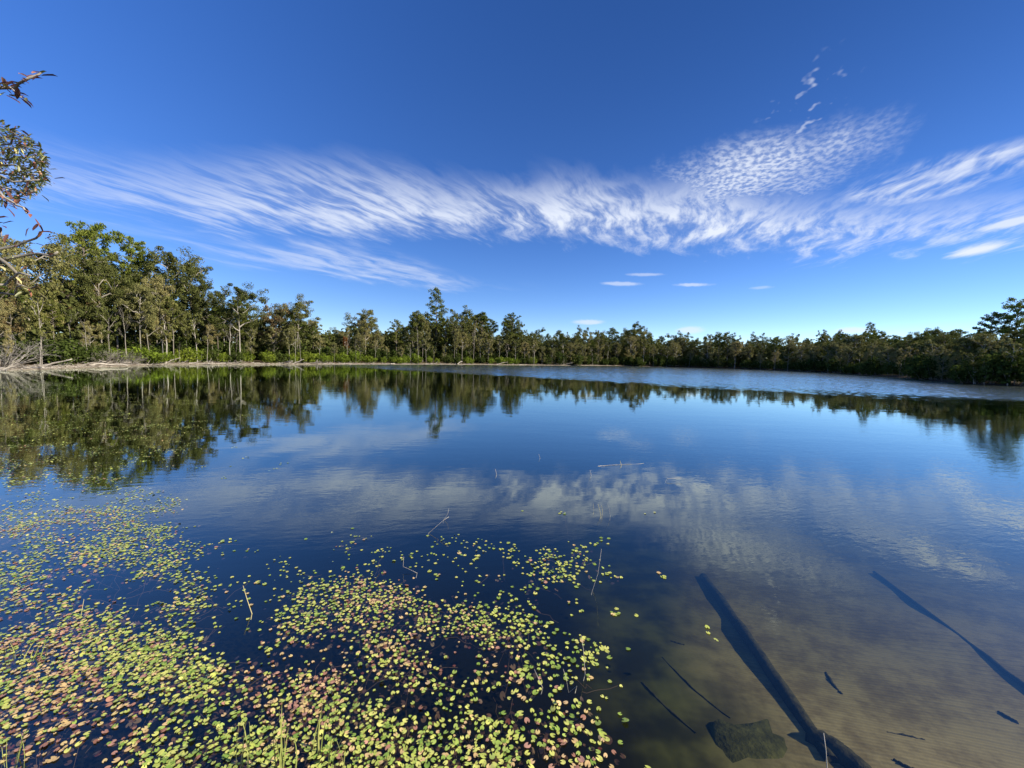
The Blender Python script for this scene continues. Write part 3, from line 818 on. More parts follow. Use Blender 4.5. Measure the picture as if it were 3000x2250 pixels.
# ------------------------------------------------------------------ the woods behind, one mass
RW = np.random.RandomState(9); wa = Acc()
xs, ys, hs, fr = [], [], [], []
px = -150.0
while px < 3180:
    for back in (10, 14, 19, 25, 32):
        b = back + RW.uniform(-2, 2); x, y = shore_at(px + RW.uniform(-12, 12), b)
        p0, base = project(x, y, gz(x, y)); sk = float(np.interp(p0, SKX, SKY_))
        h = top_height(x, y, base + (sk - base) * RW.uniform(0.40, 0.74))
        for q in range(3):
            add_cards(wa, leaf_cards(RW, (x + RW.normal() * 1.3, y + RW.normal() * 1.3, gz(x, y) + RW.uniform(0.3, 2.6)), RW.uniform(0.9, 1.5), 30, 0.55, 0.8))
        for q in range(9):
            zz = gz(x, y) + h * (0.02 + 0.94 * (q + RW.rand()) / 9)
            add_cards(wa, leaf_cards(RW, (x + RW.normal() * 1.2, y + RW.normal() * 1.2, zz), RW.uniform(1.2, 2.1), 40, 0.66, 0.7))
    x0, y0 = np.interp(px, SHP, SHW[:, 0]), np.interp(px, SHP, SHW[:, 1]); x1, y1 = np.interp(px + 10, SHP, SHW[:, 0]), np.interp(px + 10, SHP, SHW[:, 1])
    px += 10 * 2.3 / max(0.3, math.hypot(x1 - x0, y1 - y0))
woods = link('distant_woods', wa.mesh('distant_woods', MAT['oak'], False))
woods['kind'] = 'stuff'; tag(woods, 'dense dark woods closing the view behind the shore trees', 'woods')

# ------------------------------------------------------------------ driftwood along the shore
RD = np.random.RandomState(31)
def driftwood(px, back, L, r, rz, lift, label, stubs=3):
    x, y = shore_at(px, back); z = gz(x, y)
    a = Acc(); p = bend(RD, (-L / 2, 0, r * 0.6), (L / 2, 0, r * 0.6 + lift), 8, 0.16)
    a.tube(p, np.linspace(r, r * 0.45, 8) * RD.uniform(0.85, 1.15, 8), 7)
    o = empty('driftwood_log', (x, y, z), rz); link('log', a.mesh('driftwood', MAT['dead']), o)
    for k in range(stubs):
        b = Acc(); s = along(p, RD.uniform(0.3, 0.95)); d = unit(np.array([RD.normal() * 0.6 + 0.4, RD.normal() * 0.8, RD.uniform(0.3, 1.2)]))
        b.tube(bend(RD, s, s + d * L * RD.uniform(0.15, 0.32), 5, 0.25), np.linspace(r * 0.45, r * 0.12, 5), 5)
        link('branch_stub', b.mesh('driftwood_stub', MAT['dead']), o)
    tag(o, label, 'driftwood', 'driftwood on the bank')
logs = [(40, 0.7, 4.2), (95, 0.5, 3.0), (160, 0.8, 3.4), (215, 0.5, 2.4), (262, 0.9, 3.8), (318, 0.6, 4.4), (352, 0.4, 2.2), (405, 0.8, 5.0), (446, 0.5, 3.4), (505, 0.9, 2.6), (585, 0.4, 4.6), (652, 0.5, 3.0),
        (690, 0.8, 2.6), (760, 0.7, 4.0), (832, 0.6, 4.6), (872, 0.4, 2.6), (915, 0.5, 4.2), (960, 0.7, 3.0), (1010, 0.5, 3.4), (1075, 0.5, 3.6), (1150, 0.6, 3.0), (1262, 0.7, 4.0), (1345, 0.5, 3.0), (1470, 0.6, 5.0), (1530, 0.4, 4.0), (1660, 0.6, 5.0)]
cnt = {}
for px, back, L in sorted(logs, key=lambda l: abs(l[0] - min(MARK, key=lambda m: abs(m[0] - l[0]))[0])):
    mk = min(MARK, key=lambda m: abs(m[0] - px)); side = 'left' if px < mk[0] else 'right'
    cnt[(mk[1], side)] = cnt.get((mk[1], side), 0) + 1
    driftwood(px, back, L * 0.72, RD.uniform(0.07, 0.15), RD.uniform(-0.5, 0.5) + (0.9 if RD.rand() < 0.3 else 0), RD.uniform(0.0, 0.9) * (RD.rand() < 0.5), 'weathered driftwood log on the bank, %s to the %s of the %s' % (ordinal(cnt[(mk[1], side)]), side, mk[1]), RD.randint(1, 4))
la = Acc()
for i in range(900):
    px = RD.uniform(-40, 1750); x, y = shore_at(px, RD.uniform(0.05, 1.8)); z = gz(x, y); L = RD.uniform(0.25, 1.1); a = RD.uniform(0, PI); t = RD.uniform(-0.05, 0.5)
    d = np.array([math.cos(a) * math.cos(t), math.sin(a) * math.cos(t), math.sin(t)]) * L
    la.tube(bend(RD, (x, y, z + 0.01), np.array([x, y, z + 0.02]) + d, 3, 0.2), [0.022, 0.016, 0.008], 4, 0, False)
lit = link('driftwood_debris', la.mesh('driftwood_debris', MAT['dead'])); lit['kind'] = 'stuff'; tag(lit, 'bleached sticks and twigs littering the sandy bank', 'debris')

# ------------------------------------------------------------------ floating leaves
def pad_material(name, stops, transl=0.15):
    m = material(name)
    isl = E(geo().outputs['Random Per Island']); r = E.math('FRACT', isl + objrand() * 3.7)
    tc = objco()
    c = ramp(r, stops)
    c = mixc(smooth(noise(E(geo().outputs['Position']), 60.0, 2.0), 0.55, 0.8), c, (0.20, 0.13, 0.04, 1))
    d = E.node('ShaderNodeBsdfPrincipled'); E.put(d.inputs['Base Color'], c); d.inputs['Roughness'].default_value = 0.42; d.inputs['Specular IOR Level'].default_value = 0.35
    t = E.node('ShaderNodeBsdfTranslucent'); E.put(t.inputs['Color'], c)
    mx = E.node('ShaderNodeMixShader'); mx.inputs[0].default_value = transl
    E.tree.links.new(d.outputs[0], mx.inputs[1]); E.tree.links.new(t.outputs[0], mx.inputs[2])
    surface(mx.outputs[0]); return m
PADM = [pad_material('green_pad', [(0.0, (0.195, 0.299, 0.046)), (0.5, (0.312, 0.416, 0.072)), (1.0, (0.429, 0.507, 0.111))]),
        pad_material('yellow_green_pad', [(0.0, (0.442, 0.494, 0.091)), (0.5, (0.559, 0.572, 0.124)), (1.0, (0.676, 0.650, 0.169))]),
        pad_material('tan_pad', [(0.0, (0.572, 0.390, 0.156)), (0.5, (0.702, 0.468, 0.221)), (1.0, (0.728, 0.546, 0.195))]),
        pad_material('pink_brown_pad', [(0.0, (0.260, 0.111, 0.065)), (0.5, (0.416, 0.202, 0.130)), (1.0, (0.546, 0.286, 0.195))]),
        pad_material('dark_red_pad', [(0.0, (0.091, 0.026, 0.016)), (0.5, (0.169, 0.047, 0.023)), (1.0, (0.260, 0.078, 0.033))])]
PADM.append(pad_material('drowned_leaf', [(0.0, (0.040, 0.020, 0.012)), (0.5, (0.100, 0.048, 0.026)), (1.0, (0.150, 0.100, 0.045))]))
PADW = ['green', 'yellow-green', 'tan', 'pinkish brown', 'dark red']
def pad_shape(seed):
    """notched heart-shaped leaf, one unit long"""
    Q = np.random.RandomState(seed)
    a = np.radians(np.linspace(-154, 154, 13)); wx_, wy_ = 0.52, Q.uniform(0.39, 0.45)
    rim = np.stack([np.cos(a) * wx_ * (1 + 0.05 * np.cos(a)), np.sin(a) * wy_, np.zeros(13)], -1)
    rim[:, :2] *= 1 + Q.uniform(-0.035, 0.035, (13, 1)); rim[:, 2] = 0.03 * np.sin(a * 2 + Q.rand() * 6) + 0.02
    mid = rim * np.array([0.55, 0.55, 0.4]); mid[:, 2] += 0.012 * np.abs(np.sin(a))
    notch = np.array([[-0.03, 0, 0.0]])
    v = np.concatenate([notch, mid, rim]); f = []
    for i in range(12):
        f.append((0, 1 + i, 2 + i)); f.append((1 + i, 14 + i, 15 + i)); f.append((1 + i, 15 + i, 2 + i))
    return v, np.array(f)
PADS = [pad_shape(s) for s in (1, 2, 3, 4)]
def inside(poly, x, y):
    c = False; n = len(poly)
    for i in range(n):
        (x1, y1), (x2, y2) = poly[i], poly[(i + 1) % n]
        if (y1 > y) != (y2 > y) and x < x1 + (y - y1) * (x2 - x1) / (y2 - y1): c = not c
    return c
# where the photograph shows them: outline of each patch (pixels), share of the water that is covered, share of old leaves
PATCH = [([(-200, 1890), (250, 1850), (480, 1870), (640, 1960), (760, 1975), (900, 1900), (1050, 1950), (1160, 2060), (1220, 2260), (1220, 2420), (-300, 2420)], 1.25, 0.40),
         ([(-300, 1600), (0, 1555), (200, 1490), (450, 1480), (545, 1495), (510, 1600), (570, 1700), (600, 1830), (450, 1870), (-200, 1890)], 0.56, 0.22),
         ([(-400, 1390), (0, 1370), (330, 1400), (520, 1440), (545, 1495), (300, 1490), (0, 1560), (-300, 1600)], 0.20, 0.12),
         ([(-500, 1180), (0, 1190), (350, 1205), (640, 1240), (560, 1320), (400, 1390), (0, 1370), (-400, 1390)], 0.065, 0.03),
         ([(-500, 1105), (250, 1130), (600, 1180), (760, 1215), (640, 1245), (0, 1190), (-500, 1180)], 0.018, 0.0),
         ([(840, 1740), (1000, 1690), (1100, 1640), (1200, 1720), (1260, 1760), (1500, 1745), (1560, 1800), (1560, 2010), (1440, 2030), (1200, 2030), (1080, 1960), (900, 1900), (800, 1900), (800, 1800)], 0.56, 0.24),
         ([(1560, 1640), (1640, 1640), (1690, 1740), (1740, 1850), (1755, 2000), (1640, 2020), (1560, 2010), (1540, 1800)], 0.44, 0.10),
         ([(1220, 2110), (1500, 2100), (1640, 2080), (1760, 2110), (1790, 2170), (1870, 2210), (1890, 2420), (1220, 2420), (1190, 2190)], 0.62, 0.18),
         ([(1120, 2030), (1560, 2020), (1720, 2040), (1740, 2100), (1220, 2110)], 0.15, 0.10),
         ([(545, 1580), (830, 1620), (800, 1900), (640, 1960), (600, 1830), (570, 1700)], 0.085, 0.06),
         ([(850, 1590), (1150, 1570), (1500, 1590), (1800, 1600), (1760, 1700), (1500, 1745), (1260, 1730), (1100, 1640), (1000, 1690), (840, 1740)], 0.06, 0.04)]
RL = np.random.RandomState(4)
def lump(x, y):
    return 0.5 + 0.25 * wav(x + 0.25 * np.sin(y * 3.1), y + 0.2 * np.sin(x * 2.7), 4.4, 2.0) * 0.6 + 0.25 * wav(x * 0.7 + y * 0.4, y * 1.5, 2.3, 0.7) * 0.6
cands = []      # x, y, length, old share
for poly, cover, old in PATCH:
    wp = [on_level(a, b) for a, b in poly]
    x0, x1 = min(p.x for p in wp), max(p.x for p in wp); y0, y1 = max(1.45, min(p.y for p in wp)), max(p.y for p in wp)
    Lm = 0.036; area = (x1 - x0) * (y1 - y0)
    k = int(area * cover / (Lm * Lm * 0.62) / 5.0 * 2.1)
    for i in range(k):
        x, y = RL.uniform(x0, x1), RL.uniform(y0, y1)
        q = project(x, y, 0)
        if not inside(poly, *q): continue
        l = lump(x, y)
        if RL.rand() > np.clip((l - (0.29 if cover > 0.5 else 0.35)) * 2.4, 0.02, 1.0): continue
        m = RL.randint(2, 10); a0 = RL.uniform(0, 6.28); od = old * (0.25 + 1.5 * (wav(x, y, 1.9, 3.3) > 0.1))
        for j in range(m):
            rr = RL.uniform(0.012, 0.11) * (1 + 0.3 * (cover < 0.2)); aa = RL.uniform(0, 6.28)
            cands.append((x + math.cos(a0) * RL.normal() * 0.07 + rr * math.cos(aa), y + math.sin(a0) * RL.normal() * 0.07 + rr * math.sin(aa), (0.013 + 0.030 * RL.beta(2.0, 2.8)) * (1.15 if q[0] > 1450 else 1.0), od))
CLUSTERS = [(1772, 1583, 4), (1745, 1586, 2), (1690, 1612, 4), (1690, 1655, 3), (1930, 1688, 5), (1812, 1688, 5), (1812, 1797, 7), (1640, 1652, 6), (1912, 1505, 2), (1655, 1507, 4), (830, 1358, 3), (800, 1372, 3), (720, 1343, 3), (690, 1310, 3),
            (585, 1371, 4), (655, 1400, 3), (2070, 1848, 2), (2090, 1846, 1), (1912, 2233, 1), (1540, 1505, 1), (1790, 1655, 1), (670, 1585, 5), (505, 1365, 3), (690, 1366, 1), (1375, 1622, 3), (1502, 1600, 3), (1500, 1655, 1), (1400, 1640, 4), (1290, 1680, 3), (1255, 1562, 1), (1020, 1545, 2), (922, 1580, 1),
            (1790, 1985, 2), (1800, 2105, 2), (1770, 2055, 2), (1855, 1905, 1), (1780, 1905, 3), (745, 1716, 3), (860, 1795, 2)]
for px, py, m in CLUSTERS:
    p = on_level(px, py)
    for j in range(m): cands.append((p.x + RL.normal() * 0.05, p.y + RL.normal() * 0.05, RL.uniform(0.026, 0.050), 0.0))
# keep them from piling up
cell = {}; pads = []
for x, y, L, od in cands:
    kx, ky = int(x // 0.06), int(y // 0.06); ok = True
    for a in (-1, 0, 1):
        for b in (-1, 0, 1):
            for (x2, y2, l2) in cell.get((kx + a, ky + b), ()):
                if (x - x2) ** 2 + (y - y2) ** 2 < (0.27 * (L + l2)) ** 2: ok = False
    if not ok: continue
    cell.setdefault((kx, ky), []).append((x, y, L))
    u = RL.rand()
    if RL.rand() < od: c = (2 if u < 0.50 else 3 if u < 0.85 else 4)
    else: c = 0 if u < 0.42 else 1 if u < 0.95 else 2
    z = 0.003 + RL.rand() * 0.005
    if c == 4 or RL.rand() < 0.05: z = -RL.uniform(0.006, 0.05)
    q = project(x, y, 0)
    tl = 0.05 if RL.rand() < 0.88 else 0.22; z += 0.004 * (tl > 0.1) * (z > 0)
    pads.append((x, y, z, L, RL.uniform(0, 6.28), RL.normal() * tl, RL.normal() * tl, c, RL.randint(4), q))
for x, y, L, od in cands[::2]:
    if od > 0.03: pads.append((x + RL.normal() * 0.05, y + RL.normal() * 0.05, -RL.uniform(0.012, 0.09), L * 1.1, RL.uniform(0, 6.28), RL.normal() * 0.3, RL.normal() * 0.3, 5, RL.randint(4), (-1, -1)))
print('floating leaves', len(pads))
inview = [p for p in pads if 0 < p[9][0] < 3000 and p[9][1] < 2250]
inview.sort(key=lambda p: -p[3] * p[3] / ((p[0] ** 2 + p[1] ** 2 + 4.8) ** 1.5) * (1.0 if p[2] > 0 else 0.2))
single = inview[:300]; sid = set(id(p) for p in single)
PAD_MESH = {}
for s in range(4):
    for c in range(5): PAD_MESH[(s, c)] = mesh_np('floating_leaf', PADS[s][0], PADS[s][1], [3] * len(PADS[s][1]), PADM[c])
LANDM = [((815, 2225), 'tall forked grass tuft'), ((705, 2225), 'narrow grass tuft'), ((948, 2140), 'small bent grass tuft'), ((985, 2225), 'low edge grass tuft'), ((60, 2190), 'corner grass tuft'), ((1665, 2015), 'sharply bent pale stick'),
         ((1870, 2225), 'right-hand tip of the leaf mat'), ((1450, 2180), 'dark gap in the mat'), ((400, 2225), 'lower edge left of the tufts'), ((1200, 2225), 'lower edge right of the tufts'), ((1620, 2225), 'bottom edge below the bent stick'), ((230, 2100), 'dark lower left water')]
LW = [on_level(*a) for a, _ in LANDM]
ranks = {}
for p in single:
    d, i = min(((p[0] - w.x) ** 2 + (p[1] - w.y) ** 2, i) for i, w in enumerate(LW))
    ranks.setdefault((p[7], i), []).append((d, id(p), p))
for (c, i), lst in ranks.items():
    lst.sort(key=lambda t: t[0])
    for k, (_, _, p) in enumerate(lst):
        o = link('floating_leaf', PAD_MESH[(p[8], p[7])])
        o.location = p[:3]; o.rotation_euler = (p[5], p[6], p[4]); o.scale = (p[3],) * 3
        tag(o, '%s notched floating leaf, %s closest to the %s' % (PADW[c], ordinal(k + 1), LANDM[i][1]), 'leaf', 'floating heart-shaped leaves')
FAN = np.array([(0, i, i + 1) for i in range(1, 13)])
def joined(name, items):
    V, F, MI = [], [], []; k = 0
    for x, y, z, L, rz, tx, ty, c, s, q in items:
        v, f = PADS[s]; v = v[[0] + list(range(14, 27))]; f = FAN; cr, sr = math.cos(rz), math.sin(rz)
        X = (v[:, 0] * cr - v[:, 1] * sr) * L; Y = (v[:, 0] * sr + v[:, 1] * cr) * L
        V.append(np.stack([x + X, y + Y, z + v[:, 2] * L + X * ty - Y * tx], -1)); F.append(f + k); MI.append(np.full(len(f), c)); k += len(v)
    return mesh_np(name, np.concatenate(V), np.concatenate(F), np.full(sum(len(f) for f in F), 3), PADM, np.concatenate(MI))
rest = link('floating_leaves', joined('floating_leaves', [p for p in pads if id(p) not in sid]))
rest['kind'] = 'stuff'; tag(rest, 'mat of small heart-shaped leaves floating on the dark water', 'leaves')
# thin runners and stems just under the surface
m = material('water_plant_stem'); surface(principled((0.09, 0.055, 0.03, 1), 0.7, None, 0.1)); MAT['runner'] = m
sa = Acc()
for p in pads[::26]:
    if p[1] > 6: continue
    a = RL.uniform(0, 6.28); L = RL.uniform(0.15, 0.5)
    e = np.array([p[0] + math.cos(a) * L, p[1] + math.sin(a) * L, -RL.uniform(0.05, 0.22)])
    sa.tube(bend(RL, (p[0], p[1], -0.002), e, 6, 0.3), np.linspace(0.0013, 0.0016, 6), 4, 0, False)
st = link('water_plant_stems', sa.mesh('water_plant_stems', MAT['runner'])); st['kind'] = 'stuff'; tag(st, 'thin brown leaf stems trailing under the water', 'stems')

# ------------------------------------------------------------------ sticks and grass standing in the water
m = material('straw_stalk'); surface(principled(mixc(noise(objco(), 12.0), (0.42, 0.33, 0.13, 1), (0.60, 0.52, 0.24, 1)), 0.6)); MAT['straw'] = m
m = material('pale_stick'); surface(principled(mixc(noise(objco(), 20.0), (0.36, 0.31, 0.23, 1), (0.58, 0.52, 0.42, 1)), 0.7)); MAT['stick'] = m
m = material('grass_blade'); surface(principled(mixc(objrand(), (0.17, 0.23, 0.05, 1), (0.34, 0.33, 0.10, 1)), 0.5)); MAT['blade'] = m
def at_depth(px, py, Y):
    d = ray(px, py); return CAM + d * (Y / d.y)
def stick(name, pts, r, label, mat='stick', foot=0, cat='stick'):
    """pts: pixels along it; pts[foot] is where it meets the water"""
    b = on_level(*pts[foot]); P = []
    for i, q in enumerate(pts):
        w = at_depth(q[0], q[1], b.y + 0.02 * (i - foot)); P.append((w.x, w.y, w.z))
    P[foot] = (b.x, b.y, 0.0)
    dn = np.array(P[foot]) - np.array([0.01, 0.0, 0.05]); P = ([tuple(dn)] + P) if foot == 0 else (P + [tuple(dn)])
    a = Acc(); o0 = np.array([b.x, b.y, 0.0]); r = r * 0.36
    a.tube(np.array(P) - o0, np.linspace(r, r * 0.55, len(P)) if foot == 0 else np.linspace(r * 0.55, r, len(P)), 6)
    o = link(name, a.mesh(name, MAT[mat])); o.location = o0; tag(o, label, cat, 'sticks and stalks standing in the water'); return o
stick('twig', [(1255, 1562), (1275, 1545), (1298, 1525), (1315, 1514)], 0.010, 'pale forked twig lying out of the water left of the cloud reflection')
stick('twig', [(1300, 1522), (1312, 1505), (1315, 1490)], 0.006, 'thin upright twig tip rising from the pale forked twig')
stick('stalk', [(1760, 1512), (1757, 1495), (1752, 1476)], 0.009, 'yellow dead stalk standing in the reflected cloud', 'straw', 0, 'stalk')
stick('stalk', [(1764, 1510), (1765, 1492), (1761, 1480)], 0.007, 'second yellow stalk leaning on the first in the reflected cloud', 'straw', 0, 'stalk')
stick('stalk', [(1740, 1498), (1738, 1475)], 0.005, 'thin stalk just left of the yellow stalk pair', 'straw', 0, 'stalk')
stick('stalk', [(1788, 1515), (1785, 1490), (1780, 1475)], 0.005, 'thin grey stalk just right of the yellow stalk pair', 'stick', 0, 'stalk')
stick('twig', [(1455, 1390), (1451, 1374)], 0.012, 'short pale twig standing in open water left of the stalks')
stick('twig', [(1582, 1342), (1578, 1330)], 0.012, 'farthest short pale twig in the open blue water')
stick('twig', [(1732, 1393), (1728, 1376)], 0.010, 'short grey twig standing above the yellow stalks')
stick('stalk', [(1820, 1363), (1817, 1350)], 0.018, 'brown stubby stalk on the floating reed', 'straw', 0, 'stalk')
stick('twig', [(1950, 1410), (1955, 1402), (1998, 1400)], 0.010, 'pale twig bent flat over the water right of the reed')
stick('twig', [(1222, 1679), (1200, 1668), (1181, 1660), (1183, 1631)], 0.006, 'pale elbowed twig among the first leaves in the dark water', 'stick')
stick('stalk', [(738, 1798), (725, 1760), (712, 1716)], 0.010, 'straw-coloured bent stalk among leaves left of the middle', 'straw', 0, 'stalk')
stick('twig', [(1736, 1728), (1752, 1680), (1762, 1608)], 0.006, 'long thin grey twig rising by the upper right leaf cluster')
stick('twig', [(1714, 1975), (1709, 1900), (1702, 1860)], 0.007, 'long pale stem running up through the right leaf cluster')
stick('twig', [(1690, 2010), (1666, 2030), (1658, 1985), (1650, 1960)], 0.006, 'sharply bent pale stick among the right-hand leaves')
stick('twig', [(1590, 2015), (1574, 1980), (1565, 1960)], 0.006, 'short pale stem left of the sharply bent stick')
stick('twig', [(2424, 2262), (2420, 2200), (2413, 2148)], 0.008, 'pale stick standing over the thick sunken streak near the bottom edge')
stick('stalk', [(237, 1805), (246, 1755)], 0.006, 'thin straw stalk upright in the left leaf mat', 'straw', 0, 'stalk')
a = Acc(); b0 = on_level(1752, 1366); b1 = on_level(1886, 1358)
a.tube(bend(RL, (b0.x, b0.y, 0.004), (b1.x, b1.y, 0.004), 6, 0.04), np.linspace(0.0035, 0.002, 6), 5)
tag(link('reed', a.mesh('reed', MAT['stick'])), 'long pale reed lying flat on the open water', 'reed')

def tuft(px, py, tops, label):
    b = on_level(px, py); o = empty('grass_tuft', (b.x, b.y, 0.0))
    for i, (tx, ty) in enumerate(tops):
        t = at_depth(tx, ty, b.y + RL.uniform(-0.06, 0.06)); t = np.array([t.x - b.x, t.y - b.y, t.z])
        f = np.array([RL.normal() * 0.012, RL.normal() * 0.012, -0.22])
        n = 7; tt = np.linspace(0, 1, n)[:, None]
        p = f + (t - f) * tt; p[:, 0] += 0.03 * RL.normal() * (tt[:, 0] * (1 - tt[:, 0])) * 4
        wd = 0.0030 * np.sin(PI * np.clip(tt[:, 0] * 0.85 + 0.15, 0, 1)) ** 0.7 + 0.0006
        a0 = RL.uniform(0, 6.28); sd = np.array([math.cos(a0) * 0.4 + 0.8, math.sin(a0), 0]); sd /= np.linalg.norm(sd)
        dp = np.array([-sd[1], sd[0], 0]) * 0.0015
        v = np.concatenate([p - sd * wd[:, None], p + dp, p + sd * wd[:, None]]); fc = []
        for k in range(n - 1):
            fc.append((k, k + 1, n + k + 1, n + k)); fc.append((n + k, n + k + 1, 2 * n + k + 1, 2 * n + k))
        link('blade', mesh_np('grass_blade', v, fc, [4] * len(fc), MAT['blade']), o)
    tag(o, label, 'grass', 'grass tufts in the leaf mat')
tuft(822, 2262, [(826, 2058), (818, 2085), (832, 2110), (800, 2145), (860, 2150), (797, 2140), (845, 2130), (826, 2120)], 'tall forked grass tuft rising from the leaf mat')
tuft(706, 2262, [(706, 2095), (700, 2120), (722, 2100), (730, 2115), (714, 2150)], 'narrow grass tuft left of the tall forked one')
tuft(952, 2190, [(944, 2070), (950, 2080), (938, 2090), (958, 2100)], 'small bent grass tuft right of the tall forked one')
tuft(990, 2268, [(986, 2170), (1000, 2165), (972, 2160), (1012, 2180)], 'low edge grass tuft')
tuft(30, 2240, [(80, 2135), (60, 2150), (20, 2160), (75, 2165), (5, 2190), (70, 2145)], 'grass tuft leaning out of the bottom left corner')
tuft(70, 1935, [(135, 1872), (120, 1880), (110, 1868), (140, 1885), (98, 1900)], 'straw-green grass tuft leaning over the left leaf mat')
tuft(15, 1905, [(35, 1870), (28, 1880), (5, 1865)], 'small grass tuft at the left edge of the leaf mat')

# ------------------------------------------------------------------ things lying on the lake bed
def on_bed(px, py, up=0.0):
    z = -0.5
    for _ in range(12):
        p = on_level(px, py, z); z = gz(p.x, p.y) + up
    return np.array([p.x, p.y, z])
def sunken(name, pts, rads, label, cat, mat='sunk', up=-0.1, bow=0.05):
    P = np.array([on_bed(*q) for q in pts]); r = np.array(rads)
    P[:, 2] += r * up; o0 = P[0].copy()
    if bow < 0.01: P = P[0] + (P[-1] - P[0]) * np.linspace(0, 1, len(P))[:, None]
    t = np.linspace(0, 1, len(P)); tt = np.linspace(0, 1, 14)
    Q = np.stack([np.interp(tt, t, P[:, i]) for i in range(3)], -1) - o0; rr = np.interp(tt, t, r) * RL.uniform(0.9, 1.1, 14)
    Q[1:-1] += RL.normal(size=(12, 3)) * (r.mean() * 0.03 + 0.002); Q += (np.sin(tt * PI) * RL.normal() * bow * np.linalg.norm(P[-1] - P[0]))[:, None] * np.array([1.0, 0.3, 0])
    a = Acc(); a.tube(Q, rr, 10)
    o = link(name, a.mesh(name, MAT[mat])); o.location = o0; tag(o, label, cat, 'wood lying on the lake bed'); return o
sunken('sunken_form', [(2440, 2235), (2330, 2010), (2190, 1820), (2060, 1690)], [0.048, 0.05, 0.053, 0.056], 'thick dark sunken streak running away under the clear water', 'log', 'sunk', 0.0, 0.004)  # a long dark streak, built as a solid bar on the bed
sunken('sunken_form', [(3080, 2075), (2990, 2008), (2900, 1935), (2810, 1862), (2720, 1795), (2640, 1735), (2560, 1680)], [0.02] * 7, 'thin dark sunken streak slanting over the sand on the right', 'log', 'sunk', 1.0, 0.004)  # the other long dark streak, a thinner solid bar
sunken('sunken_form', [(2560, 2300), (2450, 2220), (2380, 2160)], [0.07, 0.08, 0.07], 'dark sunken blot at the near end of the thick sunken streak', 'log')  # dark blot where the thick streak ends, a short bar
for i, (pts, r, lab) in enumerate((
        ([(2140, 2105), (2040, 2020), (1940, 1925)], 0.022, 'long dark sunken branch left of the thick sunken streak'),
        ([(2040, 2150), (1940, 2060), (1880, 2000)], 0.035, 'dark sunken branch left of the algae slab'),
        ([(2420, 1970), (2440, 2005), (2468, 2035)], 0.040, 'short dark sunken branch lying alone on the rippled sand'),
        ([(2600, 2145), (2650, 2155), (2710, 2168)], 0.022, 'sunken twig on the sand near the bottom right'),
        ([(2925, 2085), (2955, 2105), (2985, 2120)], 0.045, 'dark sunken chunk of wood at the right edge of the sand'),
        ([(2620, 2225), (2650, 2245), (2690, 2260)], 0.035, 'dark sunken chunk at the bottom edge of the sand'),
        ([(1965, 1878), (1985, 1884), (2005, 1890)], 0.030, 'small dark sunken stick near the edge of deep water'),
)):
    sunken('sunken_branch', pts, [r * 0.22, r * 0.38, r * 0.2], lab, 'branch')
# flat slab grown over with algae
m = material('algae_slab'); q = noise(objco(), 7.0, 5.0, 0.65); q2 = noise(objco(), 2.0, 3.0)
surface(principled(mixc(smooth(q * 0.6 + q2 * 0.4, 0.35, 0.65), (0.040, 0.038, 0.012, 1), (0.130, 0.120, 0.042, 1)), 0.9, bump(q, 0.8, 0.04), 0.05)); MAT['slab'] = m
out = [(2068, 2130), (2085, 2118), (2140, 2128), (2200, 2122), (2250, 2112), (2300, 2135), (2345, 2175), (2380, 2235), (2390, 2320), (2330, 2380), (2200, 2390), (2100, 2370), (2078, 2260)]
top = np.array([[*on_level(a, b, -0.41)] for a, b in out]); c0 = top.mean(0); n = len(top)
rings = [top * 1.0, c0 + (top - c0) * 0.85 + [0, 0, 0.04], c0 + (top - c0) * 0.45 + [0, 0, 0.08]]
low = c0 + (top - c0) * 1.10; low[:, 2] = -0.95
mid_ = c0 + (top - c0) * 1.03; mid_[:, 2] = -0.48
V = np.concatenate([low, mid_] + rings + [c0[None] + [0, 0, 0.085]]); F = []
V[2 * n:, 2] += RL.normal(size=len(V) - 2 * n) * 0.010
for k in range(4):
    for i in range(n): F.append((k * n + i, k * n + (i + 1) % n, (k + 1) * n + (i + 1) % n, (k + 1) * n + i))
a = Acc(); a.add(V - c0, np.array(F)); a.k = len(V)
tri = np.array([(4 * n + i, 4 * n + (i + 1) % n, 5 * n) for i in range(n)]); a.l.append(tri.ravel()); a.n.append(np.full(n, 3)); a.m.append(np.zeros(n, int))
o = link('sunken_slab', a.mesh('sunken_slab', MAT['slab'])); o.location = c0
tag(o, 'broad flat sunken slab grown over with olive algae', 'slab')

# ------------------------------------------------------------------ the tree that reaches in from the left
def leafm(name, a, b, tr_=0.3):
    m = material(name); c = mixc(E.math('FRACT', objrand() * 5.0 + E(geo().outputs['Random Per Island'])), (*a, 1), (*b, 1))
    d = E.node('ShaderNodeBsdfPrincipled'); E.put(d.inputs['Base Color'], c); d.inputs['Roughness'].default_value = 0.4
    t = E.node('ShaderNodeBsdfTranslucent'); E.put(t.inputs['Color'], c)
    mx = E.node('ShaderNodeMixShader'); mx.inputs[0].default_value = tr_
    E.tree.links.new(d.outputs[0], mx.inputs[1]); E.tree.links.new(t.outputs[0], mx.inputs[2]); surface(mx.outputs[0]); return m
LM = [leafm('dark_green_leaf', (0.075, 0.105, 0.026), (0.230, 0.230, 0.060)), leafm('maroon_leaf', (0.096, 0.048, 0.048), (0.208, 0.088, 0.067)), leafm('russet_leaf', (0.352, 0.120, 0.064), (0.608, 0.320, 0.192)), leafm('pale_yellow_leaf', (0.640, 0.544, 0.208), (0.700, 0.700, 0.384))]
